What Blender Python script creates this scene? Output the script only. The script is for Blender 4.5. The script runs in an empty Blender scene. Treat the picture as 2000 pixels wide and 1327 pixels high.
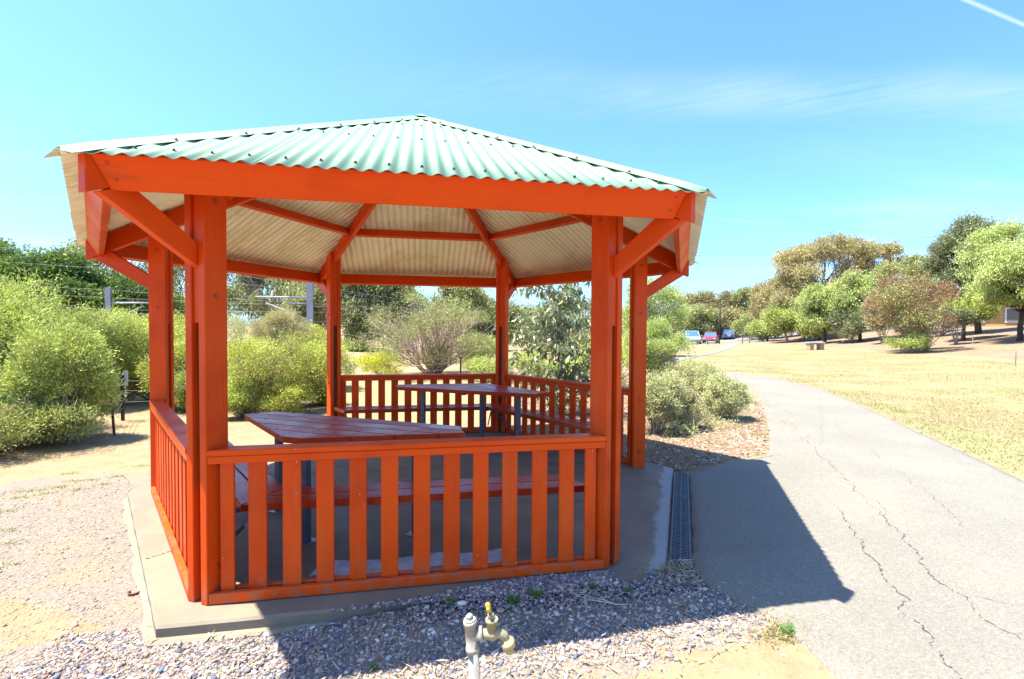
import bpy, math, random
import numpy as np
from math import sin, cos, tan, pi, radians, sqrt
from mathutils import Vector, Matrix

random.seed(7)
RNG = np.random.default_rng(7)
SC = bpy.context.scene
COL = SC.collection

# ------------------------------------------------------------------ camera
CAM = np.array([-0.0074, -4.8026, 1.4643])
YAW, PIT, ROL, FPX = -0.186597, -0.024033, 0.006223, 951.83
_a = pi / 2 + YAW
FW = np.array([cos(_a) * cos(PIT), sin(_a) * cos(PIT), sin(PIT)])
_rt = np.array([sin(_a), -cos(_a), 0.0])
_up = np.cross(_rt, FW)
RT = _rt * cos(ROL) + _up * sin(ROL)
UP = _up * cos(ROL) - _rt * sin(ROL)
cam_d = bpy.data.cameras.new('camera')
cam_d.sensor_width = 36.0
cam_d.lens = FPX / 2000 * 36
cam_d.clip_start = 0.05
cam_d.clip_end = 6000
cam = bpy.data.objects.new('camera', cam_d)
COL.objects.link(cam)
cam.matrix_world = Matrix(((RT[0], UP[0], -FW[0], CAM[0]), (RT[1], UP[1], -FW[1], CAM[1]),
                           (RT[2], UP[2], -FW[2], CAM[2]), (0, 0, 0, 1)))
SC.camera = cam


def ray(px, py):
    """direction in the world of a point of the 2000x1327 photograph"""
    return FW + RT * ((px - 1000) / FPX) - UP * ((py - 663.5) / FPX)


# ------------------------------------------------------------------ light
SUN_DIR = Vector((0.88, -0.05, -2.2)).normalized()          # travel direction of the light
SUN_EL = math.asin(-SUN_DIR.z)
SKY_STRENGTH = 0.081
SUN_STRENGTH = 4.2
EXPOSURE = 2.0
sun_d = bpy.data.lights.new('sun', 'SUN')
sun_d.energy = SUN_STRENGTH
sun_d.angle = radians(0.53)
sun_d.color = (1.0, 0.93, 0.79)
sun = bpy.data.objects.new('sun', sun_d)
COL.objects.link(sun)
sun.rotation_euler = SUN_DIR.to_track_quat('-Z', 'Y').to_euler()
sun.location = (-20, -1, 50)

world = bpy.data.worlds.new('World')
SC.world = world
world.use_nodes = True
WN, WL = world.node_tree.nodes, world.node_tree.links
WN.clear()


def wnode(t, **kw):
    n = WN.new(t)
    for k, v in kw.items():
        setattr(n, k, v)
    return n


def wmath(op, a, b=None, c=None, clamp=False):
    n = wnode('ShaderNodeMath', operation=op, use_clamp=clamp)
    for i, v in enumerate((a, b, c)):
        if v is None:
            continue
        if isinstance(v, (int, float)):
            n.inputs[i].default_value = v
        else:
            WL.new(v, n.inputs[i])
    return n.outputs[0]


sky = wnode('ShaderNodeTexSky', sky_type='NISHITA')
sky.sun_disc = False
sky.sun_elevation = SUN_EL
sky.sun_rotation = math.atan2(-SUN_DIR.x, -SUN_DIR.y)
sky.altitude = 50
sky.air_density = 1.0
sky.dust_density = 1.3
sky.ozone_density = 2.0
# high thin cirrus: laid out on a flat cloud plane overhead (direction.xy / direction.z)
tc = wnode('ShaderNodeTexCoord')
sep = wnode('ShaderNodeSeparateXYZ')
WL.new(tc.outputs['Generated'], sep.inputs[0])
zc = wmath('MAXIMUM', sep.outputs[2], 0.02)
cu = wmath('DIVIDE', sep.outputs[0], zc)
cv = wmath('DIVIDE', sep.outputs[1], zc)


def cloud_pt(px, py):
    r = ray(px, py)
    return r[0] / r[2], r[1] / r[2]


def band(pa, pb):
    """signed distance across the line through two cloud-plane points, and the coordinate along it"""
    ax, ay = cloud_pt(*pa)
    bx, by = cloud_pt(*pb)
    L = math.hypot(bx - ax, by - ay)
    tx, ty = (bx - ax) / L, (by - ay) / L
    du = wmath('SUBTRACT', cu, ax)
    dv = wmath('SUBTRACT', cv, ay)
    along = wmath('ADD', wmath('MULTIPLY', du, tx), wmath('MULTIPLY', dv, ty))
    across = wmath('SUBTRACT', wmath('MULTIPLY', dv, tx), wmath('MULTIPLY', du, ty))
    return along, across, L


def wnoise(vec, scale, detail=4.0, rough=0.55):
    n = wnode('ShaderNodeTexNoise')
    n.inputs['Scale'].default_value = scale
    n.inputs['Detail'].default_value = detail
    n.inputs['Roughness'].default_value = rough
    WL.new(vec, n.inputs['Vector'])
    return n.outputs['Fac']


def wcomb(x, y, z=0.0):
    n = wnode('ShaderNodeCombineXYZ')
    for i, v in enumerate((x, y, z)):
        if isinstance(v, (int, float)):
            n.inputs[i].default_value = v
        else:
            WL.new(v, n.inputs[i])
    return n.outputs[0]


def wramp(v, lo, hi):
    n = wnode('ShaderNodeMapRange', interpolation_type='SMOOTHSTEP')
    WL.new(v, n.inputs[0])
    n.inputs[1].default_value = lo
    n.inputs[2].default_value = hi
    return n.outputs[0]


al, ac, L1 = band((1040, 180), (2000, 208))
wob = wmath('MULTIPLY', wmath('SUBTRACT', wnoise(wcomb(al, 0.0), 0.9, 2.0), 0.5), 0.5)
ac2 = wmath('ADD', ac, wob)
core = wmath('SUBTRACT', 1.0, wramp(wmath('ABSOLUTE', ac2), 0.0, 0.34))
fade = wramp(al, -1.6, 1.4)
# feathery ribs crossing the band
rib_v = wcomb(wmath('ADD', wmath('MULTIPLY', al, 1.0), wmath('MULTIPLY', ac, 1.6)), wmath('MULTIPLY', ac, 0.35), 0.3)
ribs = wramp(wnoise(rib_v, 13.0, 6.0, 0.68), 0.25, 0.85)
soft = wramp(wnoise(wcomb(al, ac, 0.1), 1.8, 4.0), 0.25, 0.8)
c1 = wmath('MULTIPLY', wmath('MULTIPLY', core, fade), wmath('ADD', wmath('MULTIPLY', ribs, 0.20), wmath('MULTIPLY', soft, 0.22)))
# contrail
al3, ac3, L3 = band((1886, 0), (2000, 49))
c3 = wmath('MULTIPLY', wmath('SUBTRACT', 1.0, wramp(wmath('ABSOLUTE', ac3), 0.000, 0.012)), 0.55)
# faint veil low in the sky
veil = wramp(wnoise(wcomb(wmath('MULTIPLY', cu, 0.35), cv, 0.7), 0.9, 5.0, 0.6), 0.48, 0.85)
veil = wmath('MULTIPLY', veil, wmath('MULTIPLY', wramp(sep.outputs[2], 0.42, 0.05), 0.6))
streak = wramp(wnoise(wcomb(wmath('MULTIPLY', cu, 0.2), wmath('MULTIPLY', cv, 1.6), 2.2), 1.3, 4.0, 0.55), 0.60, 0.82)
streak = wmath('MULTIPLY', streak, wmath('MULTIPLY', wramp(sep.outputs[2], 0.35, 0.1), 0.5))
cl = wmath('MAXIMUM', wmath('MAXIMUM', c1, c3), wmath('MAXIMUM', veil, streak), clamp=True)
mix = wnode('ShaderNodeMixRGB')
WL.new(cl, mix.inputs[0])
tintn = wnode('ShaderNodeMixRGB', blend_type='MULTIPLY')
tintn.inputs[0].default_value = 1.0
WL.new(sky.outputs[0], tintn.inputs[1])
tintn.inputs[2].default_value = (0.64, 0.97, 1.30, 1)
WL.new(tintn.outputs[0], mix.inputs[1])
mix.inputs[2].default_value = (3.4, 3.9, 4.2, 1)
bg = wnode('ShaderNodeBackground')
WL.new(mix.outputs[0], bg.inputs[0])
bg.inputs[1].default_value = SKY_STRENGTH
wo = wnode('ShaderNodeOutputWorld')
WL.new(bg.outputs[0], wo.inputs[0])

SC.view_settings.view_transform = 'Standard'
SC.view_settings.look = 'None'
SC.view_settings.gamma = 1.0
SC.view_settings.exposure = EXPOSURE
SC.view_settings.use_curve_mapping = False
SC.render.engine = 'CYCLES'
SC.cycles.max_bounces = 8
SC.cycles.diffuse_bounces = 4
SC.cycles.transparent_max_bounces = 8
SC.cycles.use_denoising = True


# ------------------------------------------------------------------ terrain
def smooth(t):
    t = np.clip(t, 0, 1)
    return t * t * (3 - 2 * t)


def _vn(ix, iy):
    h = np.sin(ix * 127.1 + iy * 311.7) * 43758.5453
    return h - np.floor(h)


def vnoise(x, y):
    x = np.asarray(x, float)
    y = np.asarray(y, float)
    ix, iy = np.floor(x), np.floor(y)
    fx, fy = x - ix, y - iy
    fx, fy = fx * fx * (3 - 2 * fx), fy * fy * (3 - 2 * fy)
    a, b = _vn(ix, iy), _vn(ix + 1, iy)
    c, d = _vn(ix, iy + 1), _vn(ix + 1, iy + 1)
    return (a * (1 - fx) + b * fx) * (1 - fy) + (c * (1 - fx) + d * fx) * fy


def fbm(x, y, n=4):
    s, a = 0.0, 0.5
    for i in range(n):
        s = s + a * vnoise(x + 13.7 * i, y - 7.1 * i)
        x, y, a = x * 2.03, y * 2.03, a * 0.5
    return s


_r20 = ray(2000, 700)
_r15 = ray(1500, 700)
BK0 = CAM[:2] + _r20[:2] * 17.5          # foot of the bank, near end
BK1 = CAM[:2] + _r15[:2] * 50.0          # foot of the bank, far end
_bt = (BK1 - BK0) / np.linalg.norm(BK1 - BK0)
_bn = np.array([_bt[1], -_bt[0]])        # points away from the lawn, up the bank


def bank_dist(x, y):
    return (np.asarray(x, float) - BK0[0]) * _bn[0] + (np.asarray(y, float) - BK0[1]) * _bn[1]


def terrain(x, y):
    x = np.asarray(x, float)
    y = np.asarray(y, float)
    rr = np.sqrt(x * x + y * y)
    # ground just under the edge of the slab: lower at the front left, flush at the right
    near = -0.062 + 0.050 * smooth((x + 0.6) / 1.9)
    near = near - 0.010
    wf_ = smooth((x + 0.75) / 1.1) * smooth((y + 2.56) / 0.34) * smooth((-1.9 - y) / 0.1)
    near = near * (1 - wf_) + 0.001 * wf_
    z = near - 0.055 * smooth((-y - 2.25) / 0.5) * smooth((2.0 - x) / 1.2)
    # gentle fall of the lawn away from the shelter
    d = np.maximum(0, y - 6)
    z = z - 0.0118 * np.minimum(d, 62) * smooth((x + 10) / 14)
    z = z + 0.02 * (fbm(x * 0.6, y * 0.6, 3) - 0.45) * smooth((rr - 3.4) / 3)
    z = z + 0.10 * (fbm(x * 0.09 + 5, y * 0.09, 3) - 0.45) * smooth((rr - 9) / 14)
    b = bank_dist(x, y)
    z = z + 0.40 * smooth((b + 9) / 12) + 1.75 * smooth(b / 17) * smooth((x - 6) / 12)
    return z


def tz(x, y):
    return float(terrain(x, y))


def on_ground(px, py, dz=0.0):
    """the point of the ground seen at a pixel of the photograph"""
    r = ray(px, py)
    t = (0 - CAM[2]) / r[2] if r[2] < 0 else 60
    t = min(t, 300)
    for _ in range(40):
        p = CAM + r * t
        g = tz(p[0], p[1]) + dz
        tn = (g - CAM[2]) / r[2]
        t = 0.5 * t + 0.5 * min(max(tn, 0.5), 400)
    p = CAM + r * t
    return np.array([p[0], p[1], tz(p[0], p[1]) + dz])


def at(px, depth):
    """ground point below a column of the photograph at a depth along the view"""
    r = ray(px, 645)
    p = CAM + r * depth
    return np.array([p[0], p[1], tz(p[0], p[1])])


def z_at(px, py, depth):
    return CAM[2] + ray(px, py)[2] * depth


# ------------------------------------------------------------------ materials
def mat_new(name):
    m = bpy.data.materials.new(name)
    m.use_nodes = True
    nt = m.node_tree
    nt.nodes.clear()
    out = nt.nodes.new('ShaderNodeOutputMaterial')
    return m, nt, out


class NT:
    def __init__(s, nt):
        s.nt = nt

    def n(s, t, **kw):
        x = s.nt.nodes.new(t)
        for k, v in kw.items():
            setattr(x, k, v)
        return x

    def put(s, sock, v):
        if isinstance(v, (int, float)):
            sock.default_value = v
        elif isinstance(v, (tuple, list)):
            sock.default_value = tuple(v) if len(v) == len(sock.default_value) else tuple(v) + (1,)
        else:
            s.nt.links.new(v, sock)

    def noise(s, vec, scale, detail=4, rough=0.55, dist=0.0):
        x = s.n('ShaderNodeTexNoise')
        s.put(x.inputs['Vector'], vec)
        x.inputs['Scale'].default_value = scale
        x.inputs['Detail'].default_value = detail
        x.inputs['Roughness'].default_value = rough
        x.inputs['Distortion'].default_value = dist
        return x.outputs['Fac']

    def vor(s, vec, scale, feature='F1', out='Distance'):
        x = s.n('ShaderNodeTexVoronoi', feature=feature)
        s.put(x.inputs['Vector'], vec)
        x.inputs['Scale'].default_value = scale
        return x.outputs[out]

    def rng(s, v, a, b, c=0.0, d=1.0):
        x = s.n('ShaderNodeMapRange', interpolation_type='SMOOTHSTEP')
        s.put(x.inputs[0], v)
        for i, k in enumerate((a, b, c, d)):
            x.inputs[i + 1].default_value = k
        return x.outputs[0]

    def m(s, op, a, b=0.0, clamp=False):
        x = s.n('ShaderNodeMath', operation=op, use_clamp=clamp)
        s.put(x.inputs[0], a)
        s.put(x.inputs[1], b)
        return x.outputs[0]

    def mix(s, f, a, b, mode='MIX'):
        x = s.n('ShaderNodeMixRGB', blend_type=mode)
        s.put(x.inputs[0], f)
        s.put(x.inputs[1], a)
        s.put(x.inputs[2], b)
        return x.outputs[0]

    def scale(s, vec, sc):
        x = s.n('ShaderNodeMapping')
        s.put(x.inputs['Vector'], vec)
        x.inputs['Scale'].default_value = sc
        return x.outputs[0]

    def ramp(s, v, stops):
        x = s.n('ShaderNodeValToRGB')
        s.put(x.inputs[0], v)
        e = x.color_ramp.elements
        while len(e) < len(stops):
            e.new(0.5)
        for i, (p, c) in enumerate(stops):
            e[i].position = p
            e[i].color = tuple(c) + (1,)
        return x.outputs[0]

    def bump(s, h, strength, dist):
        x = s.n('ShaderNodeBump')
        s.put(x.inputs['Height'], h)
        x.inputs['Strength'].default_value = strength
        x.inputs['Distance'].default_value = dist
        return x.outputs[0]

    def bsdf(s, out, color, rough=0.6, normal=None, metal=0.0, spec=0.5, coat=0.0, trans=0.0):
        b = s.n('ShaderNodeBsdfPrincipled')
        s.put(b.inputs['Base Color'], color)
        s.put(b.inputs['Roughness'], rough)
        b.inputs['Metallic'].default_value = metal
        b.inputs['Specular IOR Level'].default_value = spec
        b.inputs['Coat Weight'].default_value = coat
        if normal is not None:
            s.put(b.inputs['Normal'], normal)
        s.nt.links.new(b.outputs[0], out.inputs[0])
        return b


M = {}


def painted_wood(name, base, dark, axis, rough=0.42):
    """axis: 0/1/2 = the grain direction in the object's own coordinates"""
    m, nt, out = mat_new(name)
    k = NT(nt)
    oc = k.n('ShaderNodeTexCoord').outputs['Object']
    oi = k.n('ShaderNodeObjectInfo').outputs['Random']
    sc = [34.0, 34.0, 34.0]
    sc[axis] = 1.6
    jit = k.n('ShaderNodeVectorMath', operation='ADD')
    k.put(jit.inputs[0], oc)
    cx = k.n('ShaderNodeCombineXYZ')
    r7 = k.m('MULTIPLY', oi, 37.0)
    for i in range(3):
        k.put(cx.inputs[i], r7)
    k.put(jit.inputs[1], cx.outputs[0])
    v = jit.outputs[0]
    grain = k.noise(k.scale(v, sc), 1.6, 5, 0.65, 0.6)
    blotch = k.noise(v, 2.6, 3, 0.5)
    knot = k.noise(k.scale(v, [s_ * 0.22 + 0.5 for s_ in sc]), 1.2, 2, 0.5, 1.0)
    f = k.m('ADD', k.rng(grain, 0.54, 0.74, 0, 0.35), k.rng(blotch, 0.45, 0.8, 0, 0.40), True)
    f = k.m('ADD', f, k.rng(knot, 0.70, 0.82, 0, 0.35), True)
    f = k.m('ADD', f, k.m('MULTIPLY', k.m('SUBTRACT', oi, 0.35), 0.50), True)
    col = k.mix(f, base, dark)
    # faded, chalky areas and brown grime that gathers in long patches
    fade = k.rng(k.noise(k.scale(v, [s_ * 0.12 + 0.6 for s_ in sc]), 1.0, 4, 0.6), 0.50, 0.72, 0, 0.30)
    col = k.mix(fade, col, (0.62, 0.145, 0.035))
    grime = k.rng(k.noise(k.scale(v, [s_ * 0.20 + 0.3 for s_ in sc]), 1.3, 5, 0.7, 0.8), 0.56, 0.76, 0, 0.55)
    col = k.mix(grime, col, (0.20, 0.050, 0.020))
    pz = k.n('ShaderNodeSeparateXYZ')
    k.put(pz.inputs[0], k.n('ShaderNodeNewGeometry').outputs['Position'])
    splash = k.m('MULTIPLY', k.rng(pz.outputs[2], 0.20, 0.0), k.rng(k.noise(v, 14.0, 4, 0.7), 0.42, 0.66, 0, 0.75))
    col = k.mix(splash, col, (0.26, 0.13, 0.07))
    # worn white-ish chips and droppings, sparse
    chip = k.rng(k.vor(v, 21.0), 0.085, 0.04)
    chip = k.m('MULTIPLY', chip, k.rng(k.noise(v, 1.3, 2), 0.58, 0.68))
    col = k.mix(chip, col, (0.62, 0.55, 0.45))
    wear = k.rng(k.noise(v, 55, 3, 0.7), 0.70, 0.78, 0, 0.45)
    wear = k.m('MULTIPLY', wear, k.rng(k.noise(v, 3.1, 2), 0.5, 0.65))
    col = k.mix(wear, col, (0.50, 0.30, 0.20))
    h = k.m('ADD', k.m('MULTIPLY', grain, -0.6), k.m('MULTIPLY', blotch, 0.3))
    nb = k.bump(h, 0.35, 0.004)
    k.bsdf(out, col, k.rng(blotch, 0.3, 0.7, rough - 0.06, rough + 0.14), nb, spec=0.22)
    return m


ORANGE = (0.68, 0.066, 0.001)
ORANGE_D = (0.36, 0.027, 0.001)
for i, ax in enumerate('xyz'):
    M['wood_' + ax] = painted_wood('orange_painted_timber_' + ax, ORANGE, ORANGE_D, i)
    M['seat_' + ax] = painted_wood('maroon_painted_timber_' + ax, (0.40, 0.034, 0.006), (0.25, 0.022, 0.008), i, 0.25)


def simple(name, col, rough=0.6, metal=0.0, var=0.25, scale=8.0, bumps=0.0, spec=0.5, coat=0.0):
    m, nt, out = mat_new(name)
    k = NT(nt)
    oc = k.n('ShaderNodeTexCoord').outputs['Object']
    n1 = k.noise(oc, scale, 5, 0.6)
    dk = tuple(c * (1 - var) for c in col)
    c = k.mix(k.rng(n1, 0.35, 0.7), col, dk)
    nb = k.bump(k.noise(oc, scale * 6, 4), 0.4, bumps) if bumps else None
    k.bsdf(out, c, rough, nb, metal, spec, coat)
    M[name] = m
    return m


simple('raw_brown_timber', (0.16, 0.055, 0.022), 0.75, 0, 0.5, 20, 0.002)
simple('galvanised_steel', (0.30, 0.32, 0.35), 0.45, 0.6, 0.3, 25)
simple('blue_grey_steel', (0.075, 0.10, 0.15), 0.45, 0.0, 0.3, 25)
simple('screw_metal', (0.10, 0.11, 0.10), 0.5, 0.4)
simple('bolt_paint', (0.48, 0.045, 0.002), 0.4)
simple('grate_metal', (0.10, 0.11, 0.13), 0.5, 0.3, 0.4, 30)
simple('drain_dark', (0.03, 0.022, 0.016), 0.9)
simple('grey_board', (0.55, 0.56, 0.60), 0.6, 0, 0.35, 12, 0.002)
simple('mast_steel', (0.30, 0.30, 0.35), 0.5, 0.0, 0.2, 3)
simple('wire_metal', (0.20, 0.20, 0.22), 0.5, 0.2, 0.1, 1)
simple('black_wire', (0.05, 0.05, 0.055), 0.6, 0.0, 0.1, 1)
simple('rusty_steel', (0.10, 0.045, 0.03), 0.85, 0, 0.5, 30)
simple('dark_post', (0.03, 0.03, 0.03), 0.7)
simple('white_plastic', (0.40, 0.40, 0.38), 0.45)
simple('grey_timber', (0.34, 0.29, 0.22), 0.8, 0, 0.3, 10)
simple('black_pole', (0.03, 0.028, 0.027), 0.7)
simple('lamp_grey', (0.5, 0.5, 0.5), 0.5)
simple('rubber', (0.02, 0.02, 0.02), 0.85)
simple('car_glass', (0.06, 0.13, 0.20), 0.08, 0, 0.1, 1, 0, 0.9)
simple('car_silver', (0.34, 0.45, 0.55), 0.25, 0.3, 0.05, 1, 0, 0.6, 0.6)
simple('car_red', (0.30, 0.008, 0.035), 0.25, 0.1, 0.05, 1, 0, 0.6, 0.6)
simple('car_blue', (0.05, 0.10, 0.26), 0.25, 0.2, 0.05, 1, 0, 0.6, 0.6)
simple('car_white', (0.75, 0.76, 0.78), 0.25, 0.0, 0.05, 1, 0, 0.6, 0.6)
simple('plate_white', (0.75, 0.75, 0.7), 0.5)
simple('lamp_lens', (0.55, 0.57, 0.6), 0.15)
simple('tail_red', (0.4, 0.01, 0.01), 0.2)
simple('alloy', (0.35, 0.35, 0.36), 0.35, 0.6)
simple('block_brick', (0.42, 0.27, 0.17), 0.85, 0, 0.3, 6, 0.004)
simple('bench_slab', (0.30, 0.32, 0.36), 0.8, 0, 0.2, 8, 0.003)
simple('mustard_wall', (0.42, 0.27, 0.10), 0.85, 0, 0.15, 1)
simple('white_wall', (0.66, 0.66, 0.70), 0.8, 0, 0.1, 1)
simple('roof_light', (0.42, 0.42, 0.44), 0.6, 0, 0.1, 1)
simple('window_dark', (0.12, 0.12, 0.11), 0.3)
simple('terracotta', (0.16, 0.075, 0.04), 0.8)
simple('tape_white', (0.72, 0.72, 0.72), 0.5)


def bark(name, col, dark, scale=6):
    m, nt, out = mat_new(name)
    k = NT(nt)
    oc = k.n('ShaderNodeTexCoord').outputs['Object']
    n1 = k.noise(k.scale(oc, (1, 1, 0.25)), scale, 6, 0.65)
    c = k.mix(k.rng(n1, 0.35, 0.65), col, dark)
    k.bsdf(out, c, 0.85, k.bump(n1, 0.5, 0.02))
    M[name] = m


bark('gum_bark', (0.46, 0.38, 0.30), (0.22, 0.16, 0.11), 3)
bark('dark_bark', (0.10, 0.065, 0.045), (0.035, 0.022, 0.018), 5)
bark('twig_bark', (0.42, 0.31, 0.26), (0.30, 0.20, 0.16), 9)
bark('grey_twig', (0.36, 0.32, 0.28), (0.20, 0.16, 0.13), 9)


def leafmat(name, stops, rough=0.55, transl=0.35, spec=0.35):
    """stops over the per-leaf 'tint' value: leaves differ, as they do on the plant"""
    gain = {'litter': 0.95, 'pebble': 0.85, 'grass_dry': 0.72, 'weed_green': 1.0, 'leaf_lime': 2.2, 'leaf_olive': 2.35}.get(name, 1.9)
    stops = [(p_, tuple(min(0.8, c_ * gain) for c_ in c)) for p_, c in stops]
    m, nt, out = mat_new(name)
    k = NT(nt)
    at_ = k.n('ShaderNodeAttribute', attribute_name='tint').outputs['Fac']
    col = k.ramp(at_, stops)
    b = k.n('ShaderNodeBsdfPrincipled')
    k.put(b.inputs['Base Color'], col)
    b.inputs['Roughness'].default_value = rough
    b.inputs['Specular IOR Level'].default_value = spec
    t = k.n('ShaderNodeBsdfTranslucent')
    k.put(t.inputs['Color'], k.mix(0.5, col, (0.30, 0.36, 0.04), 'MIX'))
    mx = k.n('ShaderNodeMixShader')
    mx.inputs[0].default_value = transl
    nt.links.new(b.outputs[0], mx.inputs[1])
    nt.links.new(t.outputs[0], mx.inputs[2])
    nt.links.new(mx.outputs[0], out.inputs[0])
    M[name] = m


leafmat('leaf_lime', [(0.0, (0.15, 0.11, 0.065)), (0.3, (0.13, 0.125, 0.045)), (0.6, (0.20, 0.225, 0.045)), (1.0, (0.36, 0.38, 0.07))])
leafmat('leaf_olive', [(0.0, (0.14, 0.105, 0.07)), (0.35, (0.10, 0.115, 0.040)), (0.7, (0.17, 0.20, 0.05)), (1.0, (0.30, 0.33, 0.09))])
leafmat('leaf_tan', [(0.0, (0.17, 0.12, 0.09)), (0.5, (0.24, 0.19, 0.12)), (1.0, (0.26, 0.27, 0.09))])
leafmat('leaf_pine', [(0.0, (0.020, 0.035, 0.016)), (0.5, (0.045, 0.085, 0.020)), (1.0, (0.11, 0.17, 0.03))], transl=0.2)
leafmat('leaf_gum', [(0.0, (0.075, 0.075, 0.045)), (0.5, (0.12, 0.135, 0.060)), (1.0, (0.24, 0.23, 0.10))])
leafmat('leaf_gumtan', [(0.0, (0.11, 0.085, 0.055)), (0.5, (0.18, 0.155, 0.080)), (1.0, (0.31, 0.25, 0.13))])
leafmat('leaf_bright', [(0.0, (0.11, 0.115, 0.045)), (0.5, (0.18, 0.215, 0.070)), (1.0, (0.29, 0.33, 0.12))])
leafmat('leaf_dark', [(0.0, (0.035, 0.045, 0.03)), (0.5, (0.075, 0.090, 0.045)), (1.0, (0.16, 0.165, 0.085))], 0.4, 0.2)
leafmat('leaf_sap', [(0.0, (0.050, 0.068, 0.038)), (0.6, (0.11, 0.135, 0.070)), (0.9, (0.22, 0.22, 0.12)), (1.0, (0.38, 0.28, 0.14))], 0.32, 0.2, 0.6)
leafmat('leaf_red', [(0.0, (0.10, 0.050, 0.035)), (0.40, (0.17, 0.085, 0.055)), (0.65, (0.12, 0.11, 0.05)), (1.0, (0.21, 0.23, 0.08))], transl=0.2)
leafmat('leaf_silver', [(0.0, (0.19, 0.135, 0.085)), (0.4, (0.21, 0.20, 0.11)), (1.0, (0.29, 0.31, 0.15))], transl=0.25)
leafmat('leaf_yellow', [(0.0, (0.20, 0.18, 0.04)), (0.5, (0.36, 0.36, 0.03)), (1.0, (0.52, 0.50, 0.06))])
leafmat('grass_dry', [(0.0, (0.30, 0.24, 0.13)), (0.5, (0.46, 0.39, 0.21)), (0.8, (0.52, 0.46, 0.26)), (1.0, (0.26, 0.34, 0.08))], transl=0.2)
leafmat('weed_green', [(0.0, (0.04, 0.14, 0.02)), (1.0, (0.09, 0.28, 0.03))], transl=0.3)
leafmat('litter', [(0.0, (0.10, 0.065, 0.045)), (0.4, (0.26, 0.18, 0.12)), (0.75, (0.42, 0.34, 0.25)), (1.0, (0.60, 0.54, 0.45))], transl=0.0)
leafmat('pebble', [(0.0, (0.075, 0.070, 0.085)), (0.12, (0.14, 0.17, 0.24)), (0.3, (0.20, 0.15, 0.14)), (0.55, (0.33, 0.25, 0.215)), (0.8, (0.46, 0.35, 0.29)), (0.93, (0.55, 0.50, 0.46)), (1.0, (0.70, 0.66, 0.62))], 0.8, 0.0, 0.2)


def ground_material():
    m, nt, out = mat_new('ground_earth')
    k = NT(nt)
    pos = k.n('ShaderNodeNewGeometry').outputs['Position']

    def A(n):
        return k.n('ShaderNodeAttribute', attribute_name=n).outputs['Fac']
    rag = k.m('MULTIPLY', k.m('SUBTRACT', k.noise(pos, 2.2, 5, 0.65), 0.5), 0.9)

    def edge(n):
        return k.rng(k.m('ADD', A(n), rag), 0.40, 0.60)
    big = k.noise(pos, 0.55, 4)
    mid = k.noise(pos, 6.0, 5, 0.6)
    fine = k.noise(pos, 60.0, 4, 0.7)
    dirt = k.mix(k.rng(mid, 0.3, 0.7), (0.268, 0.205, 0.122), (0.225, 0.165, 0.095))
    dirt = k.mix(k.rng(fine, 0.55, 0.75, 0, 0.6), dirt, (0.310, 0.250, 0.180))
    dirt = k.mix(k.rng(k.noise(pos, 24, 3, 0.6), 0.62, 0.72, 0, 0.45), dirt, (0.125, 0.085, 0.050))
    grav = k.mix(k.rng(fine, 0.35, 0.65), (0.215, 0.190, 0.155), (0.150, 0.130, 0.110))
    grav = k.mix(k.rng(k.vor(pos, 70), 0.1, 0.5, 0.5, 0.0), grav, (0.28, 0.25, 0.205))
    grav = k.mix(k.rng(k.noise(pos, 2.5, 4, 0.6), 0.45, 0.62, 0, 0.7), grav, (0.235, 0.185, 0.12))
    lawn = k.mix(k.rng(mid, 0.3, 0.7), (0.245, 0.203, 0.105), (0.205, 0.168, 0.085))
    lawn = k.mix(k.rng(big, 0.52, 0.70, 0, 0.5), lawn, (0.150, 0.175, 0.050))
    lawn = k.mix(k.rng(k.noise(pos, 0.9, 5, 0.7), 0.52, 0.66, 0, 0.65), lawn, (0.260, 0.190, 0.120))
    lawn = k.mix(k.rng(k.noise(pos, 0.22, 5, 0.7), 0.46, 0.62, 0, 0.5), lawn, (0.275, 0.225, 0.135))
    lawn = k.mix(k.rng(k.noise(k.scale(pos, (1, 1, 1)), 35, 4, 0.7), 0.5, 0.75, 0, 0.4), lawn, (0.310, 0.275, 0.150))
    mul = k.mix(k.rng(mid, 0.3, 0.7), (0.275, 0.195, 0.128), (0.195, 0.128, 0.082))
    mul = k.mix(k.rng(fine, 0.52, 0.68, 0, 0.7), mul, (0.250, 0.190, 0.135))
    mul = k.mix(k.rng(big, 0.40, 0.60, 0, 0.75), mul, (0.205, 0.135, 0.085))
    c = k.mix(edge('lawn'), dirt, lawn)
    c = k.mix(edge('mulch'), c, mul)
    c = k.mix(edge('gravel'), c, grav)
    h = k.m('ADD', k.m('MULTIPLY', mid, 0.5), k.m('MULTIPLY', fine, 0.35))
    h = k.m('ADD', h, k.m('MULTIPLY', k.noise(pos, 18, 4, 0.6), 0.4))
    k.bsdf(out, c, 0.93, k.bump(h, 0.8, 0.03), spec=0.15)
    return m


M['ground'] = ground_material()


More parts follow.
